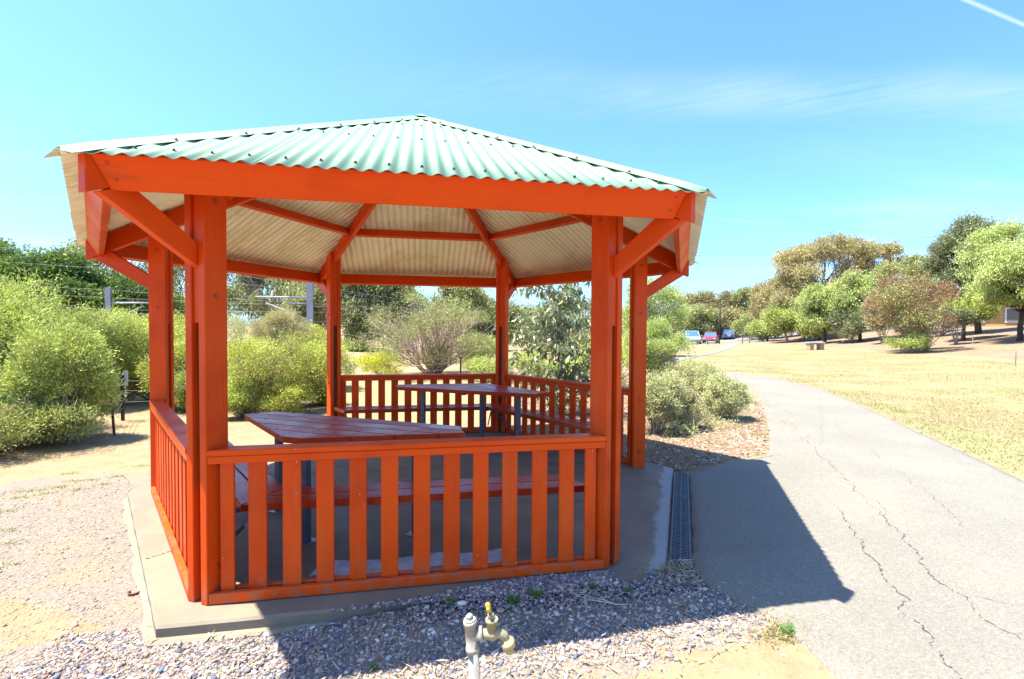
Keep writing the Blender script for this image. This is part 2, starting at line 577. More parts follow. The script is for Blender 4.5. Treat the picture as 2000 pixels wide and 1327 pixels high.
def asphalt_material():
    m, nt, out = mat_new('worn_asphalt')
    k = NT(nt)
    pos = k.n('ShaderNodeNewGeometry').outputs['Position']
    big = k.noise(pos, 0.9, 4)
    agg = k.vor(pos, 130, 'F1', 'Color')
    sepc = k.n('ShaderNodeSeparateColor')
    k.put(sepc.inputs[0], agg)
    st = sepc.outputs[0]
    fine = k.noise(pos, 220, 3, 0.7)
    c = k.mix(k.rng(big, 0.3, 0.7), (0.200, 0.184, 0.152), (0.168, 0.157, 0.134))
    c = k.mix(k.rng(st, 0.70, 0.92, 0, 0.35), c, (0.285, 0.273, 0.248))
    c = k.mix(k.rng(st, 0.28, 0.08, 0, 0.35), c, (0.074, 0.074, 0.077))
    c = k.mix(k.rng(k.noise(pos, 9, 4, 0.6), 0.60, 0.75, 0, 0.25), c, (0.149, 0.124, 0.099))
    h = k.m('ADD', k.vor(pos, 130), k.m('MULTIPLY', fine, 0.5))
    k.bsdf(out, c, 0.88, k.bump(h, 0.7, 0.004), spec=0.25)
    return m


M['asphalt'] = asphalt_material()


def concrete_material(name, a, b, dirtc, margin=False):
    m, nt, out = mat_new(name)
    k = NT(nt)
    pos = k.n('ShaderNodeNewGeometry').outputs['Position']
    c = k.mix(k.rng(k.noise(pos, 3.0, 5, 0.6), 0.35, 0.65), a, b)
    c = k.mix(k.rng(k.noise(pos, 1.1, 5, 0.65), 0.50, 0.68, 0, 0.7), c, dirtc)
    c = k.mix(k.rng(k.noise(pos, 45, 4, 0.7), 0.58, 0.72, 0, 0.4), c, tuple(v * 0.6 for v in b))
    if margin:
        dt = k.n('ShaderNodeVectorMath', operation='DOT_PRODUCT')
        k.put(dt.inputs[0], pos)
        dt.inputs[1].default_value = (cos(radians(-30)), sin(radians(-30)), 0)
        e_ = k.m('ADD', dt.outputs['Value'], k.m('MULTIPLY', k.m('SUBTRACT', k.noise(pos, 5, 4, 0.65), 0.5), 0.16))
        c = k.mix(k.rng(e_, 2.20, 2.25, 0, 0.8), c, (0.33, 0.34, 0.34))
    h = k.m('ADD', k.noise(pos, 90, 4, 0.7), k.m('MULTIPLY', k.noise(pos, 12, 3), 0.5))
    k.bsdf(out, c, k.rng(k.noise(pos, 3.3, 3), 0.3, 0.7, 0.6, 0.85), k.bump(h, 0.5, 0.004), spec=0.35)
    M[name] = m


concrete_material('slab_concrete', (0.215, 0.175, 0.125), (0.18, 0.148, 0.108), (0.13, 0.108, 0.09), True)
concrete_material('slab_edge', (0.24, 0.21, 0.15), (0.20, 0.165, 0.12), (0.18, 0.14, 0.095))
concrete_material('far_concrete', (0.21, 0.195, 0.18), (0.18, 0.165, 0.15), (0.16, 0.14, 0.12))


def roof_mats():
    m, nt, out = mat_new('green_roof_steel')
    k = NT(nt)
    oc = k.n('ShaderNodeTexCoord').outputs['Object']
    c = k.mix(k.rng(k.noise(oc, 2.0, 4), 0.3, 0.7), (0.185, 0.310, 0.215), (0.200, 0.330, 0.230))
    c = k.mix(k.rng(k.noise(oc, 14, 5, 0.7), 0.60, 0.80, 0, 0.35), c, (0.10, 0.165, 0.125))
    k.bsdf(out, c, 0.60, spec=0.25)
    M['roof_green'] = m
    m, nt, out = mat_new('cream_roof_underside')
    k = NT(nt)
    oc = k.n('ShaderNodeTexCoord').outputs['Object']
    c = k.mix(k.rng(k.noise(oc, 1.6, 5, 0.65), 0.35, 0.65), (0.86, 0.82, 0.64), (0.80, 0.76, 0.60))
    c = k.mix(k.rng(k.noise(oc, 0.7, 6, 0.75, 1.5), 0.50, 0.62, 0, 0.55), c, (0.58, 0.47, 0.28))
    c = k.mix(k.rng(k.noise(oc, 9, 5, 0.7), 0.55, 0.75, 0, 0.4), c, (0.62, 0.58, 0.52))
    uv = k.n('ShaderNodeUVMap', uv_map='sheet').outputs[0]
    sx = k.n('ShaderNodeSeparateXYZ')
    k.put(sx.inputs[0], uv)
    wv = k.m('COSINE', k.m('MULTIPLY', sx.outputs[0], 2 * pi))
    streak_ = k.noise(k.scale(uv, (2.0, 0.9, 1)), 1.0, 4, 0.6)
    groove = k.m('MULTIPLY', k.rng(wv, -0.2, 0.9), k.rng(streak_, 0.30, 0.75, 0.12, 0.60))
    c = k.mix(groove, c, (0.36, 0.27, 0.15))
    k.bsdf(out, c, 0.5, spec=0.4)
    M['roof_cream'] = m


roof_mats()


# ------------------------------------------------------------------ mesh building
class MB:
    """collects pieces, links them as one mesh object"""

    def __init__(s):
        s.v, s.f, s.mi, s.smooth = [], [], [], []

    def add(s, verts, faces, mi=0, sm=False):
        o = len(s.v)
        s.v += [tuple(map(float, p)) for p in verts]
        s.f += [tuple(i + o for i in f) for f in faces]
        s.mi += [mi] * len(faces)
        s.smooth += [sm] * len(faces)
        return s

    def hexa(s, b, t, mi=0):
        """b, t: four bottom and four top corners, counter-clockwise from above"""
        return s.add(list(b) + list(t), [(3, 2, 1, 0), (4, 5, 6, 7), (0, 1, 5, 4), (1, 2, 6, 5), (2, 3, 7, 6), (3, 0, 4, 7)], mi)

    def box(s, x0, x1, y0, y1, z0, z1, mi=0):
        return s.hexa([(x0, y0, z0), (x1, y0, z0), (x1, y1, z0), (x0, y1, z0)],
                      [(x0, y0, z1), (x1, y0, z1), (x1, y1, z1), (x0, y1, z1)], mi)

    def beam(s, p0, p1, w, h, up=(0, 0, 1), mi=0):
        p0, p1, up = np.array(p0, float), np.array(p1, float), np.array(up, float)
        d = p1 - p0
        d /= np.linalg.norm(d)
        sd = np.cross(d, up)
        sd /= np.linalg.norm(sd)
        u = np.cross(sd, d)
        a, b = sd * w / 2, u * h / 2
        return s.hexa([p0 - a - b, p0 + a - b, p1 + a - b, p1 - a - b], [p0 - a + b, p0 + a + b, p1 + a + b, p1 - a + b], mi)

    def tube(s, pts, rad, n=8, mi=0, cap=True):
        pts = [np.array(p, float) for p in pts]
        if isinstance(rad, (int, float)):
            rad = [rad] * len(pts)
        rings = []
        ref = None
        for i, p in enumerate(pts):
            d = pts[min(i + 1, len(pts) - 1)] - pts[max(i - 1, 0)]
            d = d / (np.linalg.norm(d) + 1e-9)
            if ref is None or abs(np.dot(ref, d)) > 0.95:
                ref = np.array([1.0, 0, 0]) if abs(d[0]) < 0.8 else np.array([0, 1.0, 0])
            a = ref - d * np.dot(ref, d)
            a /= np.linalg.norm(a)
            ref = a
            b = np.cross(d, a)
            rings.append([p + rad[i] * (cos(2 * pi * j / n) * a + sin(2 * pi * j / n) * b) for j in range(n)])
        o = len(s.v)
        vs = [v for r in rings for v in r]
        fs = []
        for i in range(len(pts) - 1):
            for j in range(n):
                fs.append((i * n + j, i * n + (j + 1) % n, (i + 1) * n + (j + 1) % n, (i + 1) * n + j))
        s.add(vs, fs, mi, True)
        if cap:
            s.f.append(tuple(o + j for j in range(n - 1, -1, -1)))
            s.f.append(tuple(o + (len(pts) - 1) * n + j for j in range(n)))
            s.mi += [mi, mi]
            s.smooth += [False, False]
        return s

    def build(s, name, mats, parent=None, bevel=0.0, loc=None, seg=1):
        me = bpy.data.meshes.new(name)
        me.from_pydata(s.v, [], s.f)
        mats = mats if isinstance(mats, (list, tuple)) else [mats]
        for m_ in mats:
            me.materials.append(M[m_] if isinstance(m_, str) else m_)
        me.polygons.foreach_set('material_index', s.mi)
        me.polygons.foreach_set('use_smooth', s.smooth)
        me.update()
        ob = bpy.data.objects.new(name, me)
        COL.objects.link(ob)
        if parent is not None:
            ob.parent = parent
        if loc is not None:
            ob.location = loc
        if bevel:
            b = ob.modifiers.new('bevel', 'BEVEL')
            b.width = bevel
            b.segments = seg
            b.limit_method = 'ANGLE'
        return ob


def tag(o, label=None, cat=None, group=None, kind=None):
    if label:
        o['label'] = label
    if cat:
        o['category'] = cat
    if group:
        o['group'] = group
    if kind:
        o['kind'] = kind
    return o


def empty(name, loc=(0, 0, 0), rz=0.0, parent=None):
    o = bpy.data.objects.new(name, None)
    COL.objects.link(o)
    o.location = loc
    o.rotation_euler = (0, 0, rz)
    o.empty_display_size = 0.3
    if parent is not None:
        o.parent = parent
    return o


def copy_tree(o, parent=None):
    c = o.copy()
    COL.objects.link(c)
    c.parent = parent
    for ch in list(o.children):
        copy_tree(ch, c)
    return c


def raw_mesh(name, verts, nper, mat, tint=None, parent=None, tri=False, smooth_=False):
    """verts (N*nper,3): each consecutive nper vertices is one polygon"""
    verts = np.ascontiguousarray(verts, dtype=np.float32)
    n = len(verts) // nper
    me = bpy.data.meshes.new(name)
    me.vertices.add(n * nper)
    me.vertices.foreach_set('co', verts.ravel())
    me.loops.add(n * nper)
    me.loops.foreach_set('vertex_index', np.arange(n * nper, dtype=np.int32))
    me.polygons.add(n)
    me.polygons.foreach_set('loop_start', np.arange(0, n * nper, nper, dtype=np.int32))
    me.polygons.foreach_set('loop_total', np.full(n, nper, dtype=np.int32))
    me.materials.append(M[mat])
    if tint is not None:
        at_ = me.attributes.new('tint', 'FLOAT', 'FACE')
        at_.data.foreach_set('value', np.ascontiguousarray(tint, dtype=np.float32))
    me.update(calc_edges=True)
    ob = bpy.data.objects.new(name, me)
    COL.objects.link(ob)
    if parent is not None:
        ob.parent = parent
    return ob


def indexed_mesh(name, verts, faces, mat, tint=None, parent=None, smooth_=False):
    verts = np.ascontiguousarray(verts, dtype=np.float32)
    faces = np.ascontiguousarray(faces, dtype=np.int32)
    n, k = faces.shape
    me = bpy.data.meshes.new(name)
    me.vertices.add(len(verts))
    me.vertices.foreach_set('co', verts.ravel())
    me.loops.add(n * k)
    me.loops.foreach_set('vertex_index', faces.ravel())
    me.polygons.add(n)
    me.polygons.foreach_set('loop_start', np.arange(0, n * k, k, dtype=np.int32))
    me.polygons.foreach_set('loop_total', np.full(n, k, dtype=np.int32))
    if smooth_:
        me.polygons.foreach_set('use_smooth', np.ones(n, dtype=bool))
    me.materials.append(M[mat])
    if tint is not None:
        at_ = me.attributes.new('tint', 'FLOAT', 'FACE')
        at_.data.foreach_set('value', np.ascontiguousarray(tint, dtype=np.float32))
    me.update(calc_edges=True)
    ob = bpy.data.objects.new(name, me)
    COL.objects.link(ob)
    if parent is not None:
        ob.parent = parent
    return ob


# ------------------------------------------------------------------ ground sheet
def in_poly(x, y, poly):
    inside = np.zeros(x.shape, bool)
    n = len(poly)
    for i in range(n):
        x0, y0 = poly[i]
        x1, y1 = poly[(i + 1) % n]
        c = ((y0 > y) != (y1 > y)) & (x < (x1 - x0) * (y - y0) / (y1 - y0 + 1e-12) + x0)
        inside ^= c
    return inside


def gpoly(pts):
    return [tuple(on_ground(*p)[:2]) for p in pts]


def axis_coords(lo, hi, c0, c1, step, grow=1.09):
    xs = list(np.arange(c0, c1 + 1e-6, step))
    s, x = step, c0
    left = []
    while x > lo:
        s *= grow
        x -= s
        left.append(x)
    s, x = step, xs[-1]
    right = []
    while x < hi:
        s *= grow
        x += s
        right.append(x)
    return np.array(left[::-1] + xs + right)


gx = axis_coords(-1500, 1500, -7, 9, 0.07)
gy = axis_coords(-300, 1800, -5.5, 7, 0.07)
GX, GY = np.meshgrid(gx, gy)
GZ = terrain(GX, GY) + 0.010 * (fbm(GX * 3.1, GY * 3.1, 3) - 0.45)
GZ = np.where((np.abs(GX) < 2.7) & (np.abs(GY) < 2.3), np.minimum(GZ, -0.03) , GZ)
nx, ny = len(gx), len(gy)
idx = np.arange(nx * ny).reshape(ny, nx)
F = np.stack([idx[:-1, :-1], idx[:-1, 1:], idx[1:, 1:], idx[1:, :-1]], -1).reshape(-1, 4)
ground = indexed_mesh('ground', np.stack([GX, GY, GZ], -1).reshape(-1, 3), F, 'ground', smooth_=True)
tag(ground, kind='structure')
X1, Y1 = GX.ravel(), GY.ravel()
bd = bank_dist(X1, Y1)
bd_j = bd + 3.0 * (fbm(X1 * 0.22, Y1 * 0.22, 3) - 0.45)


# edges of the asphalt path in plan (measured on the ground)
PATH_R = [(6.6, -7.5), (6.3, -3.5)] + gpoly([(2000, 945), (1900, 895), (1800, 850), (1700, 803), (1640, 776), (1580, 755), (1500, 738), (1430, 729), (1380, 724), (1330, 717)])
_rn = np.array([cos(radians(-30)), sin(radians(-30))])
_rtn = np.array([-_rn[1], _rn[0]])
APRON = [tuple(_rn * 2.482 + _rtn * s_) for s_ in (-1.08, 1.02)]
PATH_L = [(2.5, -7.5)] + gpoly([(1640, 1327), (1600, 1285), (1560, 1247), (1500, 1203), (1400, 1158), (1362, 1125)]) + APRON + gpoly([
    (1410, 910), (1482, 899), (1503, 888), (1502, 845), (1492, 800), (1470, 770), (1440, 750), (1400, 738), (1330, 727)])
lawn_poly = [(20, -7.5)] + PATH_R + gpoly([(1342, 700)]) + [tuple(at(1335, 46)[:2]), tuple(at(1500, 75)[:2]), (90, 120), (90, -5), (12, -8)]
lawn = in_poly(X1, Y1, lawn_poly) & (bd_j < 0.5)
far = (np.hypot(X1, Y1) > 20) & (X1 < 8)
lawn2 = in_poly(X1, Y1, gpoly([(640, 842), (1000, 800), (1260, 800), (1260, 730), (640, 735)]))
lawn_f = np.where(lawn | lawn2, 1.0, 0.0)
mulch = ((bd_j >= 0.5) & (X1 > 3)) | in_poly(X1, Y1, [(2.55, -0.3), (3.4, 0.1), (5.0, 0.75), (5.8, 1.8), (7.0, 3.8), (9, 8), (7, 12), (2.0, 8.0), (1.4, 2.2)])
mulch_f = np.where(mulch, 0.9, 0.0)
grav = in_poly(X1, Y1, [(-1.9, -2.1), (-1.0, -2.1), (2.0, -2.15), (2.5, -2.0), (2.35, -2.5), (1.7, -2.65), (0.8, -2.85), (-0.3, -2.95), (-1.3, -3.2), (-2.2, -3.0)])
grav |= in_poly(X1, Y1, [(-2.3, -0.1), (-2.5, 0.9), (-3.6, 0.9), (-6.5, -0.4), (-6.0, -1.2), (-3.6, -1.4), (-2.3, -1.6), (-1.2, -2.2)])
grav_f = np.where(grav, 1.0, 0.0)


def blur(a):
    a = a.reshape(ny, nx)
    for _ in range(2):
        p = np.pad(a, 1, mode='edge')
        a = (p[:-2, 1:-1] + p[2:, 1:-1] + p[1:-1, :-2] + p[1:-1, 2:] + p[1:-1, 1:-1]) / 5
    return a.ravel()


for nm, arr in (('lawn', lawn_f), ('mulch', mulch_f), ('gravel', grav_f)):
    at_ = ground.data.attributes.new(nm, 'FLOAT', 'POINT')
    at_.data.foreach_set('value', blur(arr).astype(np.float32))


# ------------------------------------------------------------------ asphalt path
def resample(pl, n):
    p = np.array(pl)
    d = np.r_[0, np.cumsum(np.hypot(*np.diff(p, axis=0).T))]
    t = np.linspace(0, d[-1], n)
    return np.stack([np.interp(t, d, p[:, 0]), np.interp(t, d, p[:, 1])], -1)


def ribbon(name, L, R, n, m, thick, mat, jag=0.0, dz=0.004):
    """a strip of paving between two edges, lying on the ground with a real edge"""
    Lr, Rr = resample(L, n), resample(R, n)
    if jag:
        Lr = Lr + jag * (np.stack([fbm(Lr[:, 0] * 9, Lr[:, 1] * 9, 4), fbm(Lr[:, 0] * 9 + 40, Lr[:, 1] * 9, 4)], -1) - 0.47)
        Rr = Rr + jag * (np.stack([fbm(Rr[:, 0] * 5, Rr[:, 1] * 5, 4), fbm(Rr[:, 0] * 5 + 40, Rr[:, 1] * 5, 4)], -1) - 0.47)
    t = np.linspace(0, 1, m)[None, :, None]
    P = Lr[:, None, :] * (1 - t) + Rr[:, None, :] * t
    Z = terrain(P[..., 0], P[..., 1]) + dz + thick
    top = np.concatenate([P, Z[..., None]], -1)
    low = top.copy()
    low[..., 2] -= thick + 0.05
    vs = [top.reshape(-1, 3)]
    ix = np.arange(n * m).reshape(n, m)
    fs = [np.stack([ix[:-1, :-1], ix[:-1, 1:], ix[1:, 1:], ix[1:, :-1]], -1).reshape(-1, 4)]
    o = n * m
    for col in (0, m - 1):
        out = low[:, col].copy()
        nb = top[:, 1 if col == 0 else m - 2] - top[:, col]
        nb[:, 2] = 0
        nb /= np.linalg.norm(nb, axis=1)[:, None] + 1e-9
        out[:, :2] -= nb[:, :2] * 0.03
        vs.append(out)
        a = ix[:, col]
        b = np.arange(n) + o
        o += n
        q = np.stack([a[:-1], a[1:], b[1:], b[:-1]], -1) if col == 0 else np.stack([a[1:], a[:-1], b[:-1], b[1:]], -1)
        fs.append(q)
    ob = indexed_mesh(name, np.concatenate(vs), np.concatenate(fs), mat)
    tag(ob, kind='structure')
    return ob


# the apron by the drain and the path are one sheet; split the left edge so that rows line up with the right edge
ribbon('asphalt_path', PATH_L, PATH_R, 420, 40, 0.016, 'asphalt', 0.05)
FP_L = gpoly([(1300, 702), (1345, 698), (1385, 690), (1412, 680), (1425, 672)]) + [tuple(at(1462, 60)[:2]), tuple(at(1520, 72)[:2])]
FP_R = gpoly([(1310, 712), (1362, 698), (1400, 690), (1438, 677), (1452, 669)]) + [tuple(at(1490, 57)[:2]), tuple(at(1545, 68)[:2])]
ribbon('footpath', FP_L, FP_R, 60, 6, 0.02, 'far_concrete', 0.0)
# car park and road behind it
CP_A = [tuple(at(1290, 58)[:2]), tuple(at(1405, 60)[:2]), tuple(at(1450, 63)[:2]), tuple(at(1530, 69)[:2]), tuple(at(1640, 90)[:2])]
CP_B = [tuple(at(1290, 90)[:2]), tuple(at(1400, 92)[:2]), tuple(at(1450, 92)[:2]), tuple(at(1530, 92)[:2]), tuple(at(1620, 105)[:2])]
ribbon('road', CP_A, CP_B, 40, 8, 0.02, 'far_concrete', 0.0)
ribbon('path', gpoly([(560, 735), (665, 722), (720, 712)]) + [tuple(at(790, 24)[:2])],
       gpoly([(560, 722), (665, 712)]) + [tuple(at(720, 24)[:2]), tuple(at(790, 27)[:2])], 20, 5, 0.02, 'far_concrete')


# cracks in the asphalt: jagged ribbons on top, shade of the gap painted dark
def path_z(x, y):
    return tz(x, y) + 0.020


crk = MB()


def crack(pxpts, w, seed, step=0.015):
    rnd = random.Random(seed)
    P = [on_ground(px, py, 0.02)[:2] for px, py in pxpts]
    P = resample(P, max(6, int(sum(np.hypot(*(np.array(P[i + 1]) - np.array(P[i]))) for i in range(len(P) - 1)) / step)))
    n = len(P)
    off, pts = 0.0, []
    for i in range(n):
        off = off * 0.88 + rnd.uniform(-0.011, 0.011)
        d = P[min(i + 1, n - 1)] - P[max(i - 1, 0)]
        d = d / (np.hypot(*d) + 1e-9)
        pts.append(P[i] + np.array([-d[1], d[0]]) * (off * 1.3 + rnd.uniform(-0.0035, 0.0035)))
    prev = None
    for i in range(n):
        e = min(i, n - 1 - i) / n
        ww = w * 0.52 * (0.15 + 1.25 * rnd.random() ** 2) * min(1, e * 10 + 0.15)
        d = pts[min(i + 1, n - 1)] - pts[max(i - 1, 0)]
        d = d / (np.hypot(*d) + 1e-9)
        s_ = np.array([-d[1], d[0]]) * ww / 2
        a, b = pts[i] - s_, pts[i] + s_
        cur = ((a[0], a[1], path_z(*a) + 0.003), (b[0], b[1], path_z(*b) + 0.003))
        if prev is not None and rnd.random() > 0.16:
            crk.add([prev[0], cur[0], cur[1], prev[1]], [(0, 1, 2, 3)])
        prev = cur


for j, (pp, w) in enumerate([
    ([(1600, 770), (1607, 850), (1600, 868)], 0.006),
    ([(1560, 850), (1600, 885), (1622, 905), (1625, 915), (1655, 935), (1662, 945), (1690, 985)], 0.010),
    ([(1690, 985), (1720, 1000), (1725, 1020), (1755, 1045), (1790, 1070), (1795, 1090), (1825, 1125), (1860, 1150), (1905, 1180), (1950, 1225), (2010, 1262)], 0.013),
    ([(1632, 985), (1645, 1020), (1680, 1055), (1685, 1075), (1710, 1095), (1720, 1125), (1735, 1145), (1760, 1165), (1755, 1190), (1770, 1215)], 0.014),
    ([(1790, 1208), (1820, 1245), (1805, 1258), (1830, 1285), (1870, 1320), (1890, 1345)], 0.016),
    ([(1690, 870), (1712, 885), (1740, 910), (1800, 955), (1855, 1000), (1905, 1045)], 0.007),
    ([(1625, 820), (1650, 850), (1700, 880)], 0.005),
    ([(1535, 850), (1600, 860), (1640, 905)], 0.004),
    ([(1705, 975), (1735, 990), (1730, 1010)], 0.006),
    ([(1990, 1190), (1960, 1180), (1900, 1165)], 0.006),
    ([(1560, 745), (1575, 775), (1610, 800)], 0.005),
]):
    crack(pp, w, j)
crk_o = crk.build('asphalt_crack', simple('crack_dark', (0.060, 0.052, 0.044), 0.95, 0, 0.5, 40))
tag(crk_o, 'jagged cracks, their shade painted dark, running along the worn asphalt path', kind='stuff')

# ------------------------------------------------------------------ the slab
HEX = [radians(t) for t in (-120, -60, 0, 60, 120, 180)]
A_, B_, C_, D_, E_, F_ = range(6)


def slab_mesh(grow, z0, z1, jag, name, mat, seed):
    rnd = random.Random(seed)
    ap = [2.190, 2.318, 2.20, 2.20, 2.20, 2.192]         # distance of each edge from the centre; the open right side is wider
    nn = [np.array([cos(h + radians(30)), sin(h + radians(30))]) for h in HEX]
    cor = []
    for i in range(6):
        a, b = nn[i - 1], nn[i]
        cor.append(np.linalg.solve(np.array([a, b]), np.array([ap[i - 1] + grow, ap[i] + grow])))
    per = []
    for i in range(6):
        p, q = cor[i], cor[(i + 1) % 6]
        for k_ in range(24):
            t = k_ / 24
            n_ = nn[i]
            per.append(p * (1 - t) + q * t + n_ * rnd.uniform(-jag, jag))
    mb = MB()
    n = len(per)
    inner = [p * 0.994 for p in per]
    vs = [(p[0], p[1], z0) for p in per] + [(p[0], p[1], z1 - 0.012) for p in per] + [(p[0], p[1], z1) for p in inner]
    fs = []
    for i in range(n):
        j = (i + 1) % n
        fs += [(i, j, n + j, n + i), (n + i, n + j, 2 * n + j, 2 * n + i)]
    fs.append(tuple(2 * n + i for i in range(n)))
    mb.add(vs, fs)
    return mb.build(name, mat)


slab = slab_mesh(0.0, -0.14, 0.0, 0.002, 'concrete_slab', 'slab_concrete', 3)
tag(slab, kind='structure')
foot = slab_mesh(0.035, -0.3, -0.055, 0.016, 'footing', 'slab_edge', 5)
foot.scale = (1, 1, 1)
tag(foot, kind='structure')
# sawn joints and cracks in the slab
jm = MB()
CRK = [(CAM + ray(*p_) * (-CAM[2] / ray(*p_)[2]))[:2] for p_ in ((282, 1092), (336, 1077))]
for (a, b) in ((tuple(CRK[0]), tuple(CRK[1])), ((-0.9, -0.62), (1.6, -0.9)), ((-1.9, 0.35), (1.9, 0.2))):
    a, b = np.array(a), np.array(b)
    n = 40
    prev = None
    off = 0
    for i in range(n + 1):
        off = off * 0.9 + random.uniform(-0.006, 0.006)
        p = a + (b - a) * i / n + np.array([-(b - a)[1], (b - a)[0]]) / np.linalg.norm(b - a) * off
        w = 0.002 + 0.003 * random.random()
        cur = ((p[0], p[1] - w, 0.003), (p[0], p[1] + w, 0.003)) if abs((b - a)[0]) > abs((b - a)[1]) else ((p[0] - w, p[1], 0.003), (p[0] + w, p[1], 0.003))
        if prev:
            jm.add([prev[0], cur[0], cur[1], prev[1]], [(0, 1, 2, 3)])
        prev = cur
# outside the hexagon nothing may hang: the left crack starts inside the edge
tag(jm.build('slab_crack', 'crack_dark'), 'thin cracks across the concrete floor of the shelter', kind='stuff')
# pale worn band along the open right-hand edge of the slab
n_ = np.array([cos(radians(-30)), sin(radians(-30))])
t_ = np.array([-n_[1], n_[0]])

# ------------------------------------------------------------------ the shelter
RO, RI = 2.3166, 2.1834
TH, GAP = 0.0465, 0.0497
SO, SI = GAP / 2 + TH, GAP / 2
APEX, HIPS, FSL = 3.456, 0.4503, 0.520
ALPHA = math.atan(FSL)
shelter = empty('picnic_shelter')
tag(shelter, 'six sided orange timber picnic shelter with pale green corrugated roof', 'shelter')


def radial(i, r, s, z):
    a = HEX[i]
    return (r * cos(a) - s * sin(a), r * sin(a) + s * cos(a), z)


def radial_hexa(mb, i, r0, r1, s0, s1, zb0, zb1, zt0, zt1):
    """block between radii r0<r1 and tangential s0<s1; bottom / top heights at r0 and r1"""
    return mb.hexa([radial(i, r0, s0, zb0), radial(i, r1, s0, zb1), radial(i, r1, s1, zb1), radial(i, r0, s1, zb0)],
                   [radial(i, r0, s0, zt0), radial(i, r1, s0, zt1), radial(i, r1, s1, zt1), radial(i, r0, s1, zt0)])


def hip(r):
    return APEX - HIPS * r


def bolts(parent, i, spots, name='bolt'):
    for (r, s, z, sg) in spots:
        c = np.array(radial(i, r, s, z))
        o = np.array(radial(i, r, s + sg * 0.006, z))
        b = MB()
        b.tube([c, c + (o - c) * 0.9], [0.016, 0.014], 10)
        b.tube([c + (o - c) * 0.9, o + (o - c) * 0.4], [0.007, 0.007], 6)
        b.build(name, 'bolt_paint', parent)


for i in range(6):
    mb = MB()
    zt = 1.48
    radial_hexa(mb, i, RI + 0.012, RO - 0.014, -SI + 0.001, SI - 0.001, zt, zt, hip(RI) - 0.172, hip(RO) - 0.172)
    post = mb.build('post', 'wood_z', shelter, 0.002)
    mb = MB()
    radial_hexa(mb, i, RI + 0.030, RO - 0.034, -SI + 0.004, SI - 0.004, 0.0, 0.0, zt - 0.002, zt - 0.002)
    mb.build('packer', 'raw_brown_timber', post)
    for sg in (-1, 1):
        mb = MB()
        s0, s1 = (SI, SO) if sg > 0 else (-SO, -SI)
        radial_hexa(mb, i, RI, RO, s0, s1, 0.0, 0.0, hip(RI) - 0.035, hip(RO) - 0.035)
        mb.build('plank', 'wood_z', post, 0.005, seg=2)
        bolts(post, i, [(2.25, sg * SO, z, sg) for z in (0.18, 0.72, 1.62, 2.12)])

for i in range(6):
    mb = MB()
    h = 0.166
    radial_hexa(mb, i, 0.06, 2.815, -0.0235, 0.0235, hip(0.06) - h, hip(2.815) - h, hip(0.06) - 0.004, hip(2.815) - 0.004)
    mb.build('rafter', 'wood_x', shelter, 0.003)
    # strut between the post planks and the rafter foot, lying in the same radial plane
    mb = MB()
    p0 = (2.235, 1.775)
    p1 = (2.79, 2.078)
    d = np.array([p1[0] - p0[0], p1[1] - p0[1]])
    d /= np.linalg.norm(d)
    q = np.array([-d[1], d[0]]) * 0.046
    r0, r1 = 2.235, 2.80
    # square section brace: four corners in the (r,z) plane
    c = [(r0, 1.775 - 0.05), (2.775, hip(2.775) - h - 0.004 - 0.03), (2.63, hip(2.63) - h - 0.004), (r0, 1.775 + 0.065)]
    c[1] = (2.765, hip(2.765) - h - 0.005)
    mb.hexa([radial(i, c[0][0], -SI + 0.002, c[0][1]), radial(i, c[1][0], -SI + 0.002, c[1][1]), radial(i, c[1][0], SI - 0.002, c[1][1]), radial(i, c[0][0], SI - 0.002, c[0][1])],
            [radial(i, c[3][0], -SI + 0.002, c[3][1]), radial(i, c[2][0], -SI + 0.002, c[2][1]), radial(i, c[2][0], SI - 0.002, c[2][1]), radial(i, c[3][0], SI - 0.002, c[3][1])])
    mb.build('brace', 'wood_x', shelter, 0.003)


def face_frame(k):
    """roof face k lies between hips k and k+1"""
    phi = HEX[k] + radians(30)
    n = np.array([cos(phi), sin(phi), 0.0])
    e = np.array([-sin(phi), cos(phi), 0.0])
    Z = np.array([0, 0, 1.0])
    down = n * cos(ALPHA) - Z * sin(ALPHA)
    nor = n * sin(ALPHA) + Z * cos(ALPHA)
    return n, e, Z, down, nor


T30 = tan(radians(30))


def purlin(k, a0, thick, depth, name, bev=0.003):
    n, e, Z, down, nor = face_frame(k)
    top = n * a0 + Z * (APEX - FSL * a0)
    sec = [top - down * thick - nor * depth, top - nor * depth, top, top - down * thick]   # inner-bottom, outer-bottom, outer-top, inner-top
    def end(p, sg):
        a = float(np.dot(p, n))
        return p + e * sg * (a * T30 - 0.0255 / cos(radians(30)))
    b = [end(sec[0], -1), end(sec[1], -1), end(sec[1], 1), end(sec[0], 1)]
    t = [end(sec[3], -1), end(sec[2], -1), end(sec[2], 1), end(sec[3], 1)]
    mb = MB()
    mb.hexa(b, t)
    ob = mb.build(name, 'wood_x', shelter, bev)
    # grain along the board: turn the local axes so that x runs along it
    return ob


def reorient(ob, ex):
    """re-express the mesh in axes whose x is ex, so that the grain runs along the board"""
    ex = Vector(ex).normalized()
    rot = ex.to_track_quat('X', 'Z').to_matrix().to_4x4()
    ob.data.transform(rot.inverted())
    ob.matrix_basis = rot


for ob in [o for o in shelter.children if o.name.startswith(('rafter', 'brace'))]:
    v = [Vector(q_.co) for q_ in ob.data.vertices]
    ex = (v[1] - v[0])
    reorient(ob, ex)

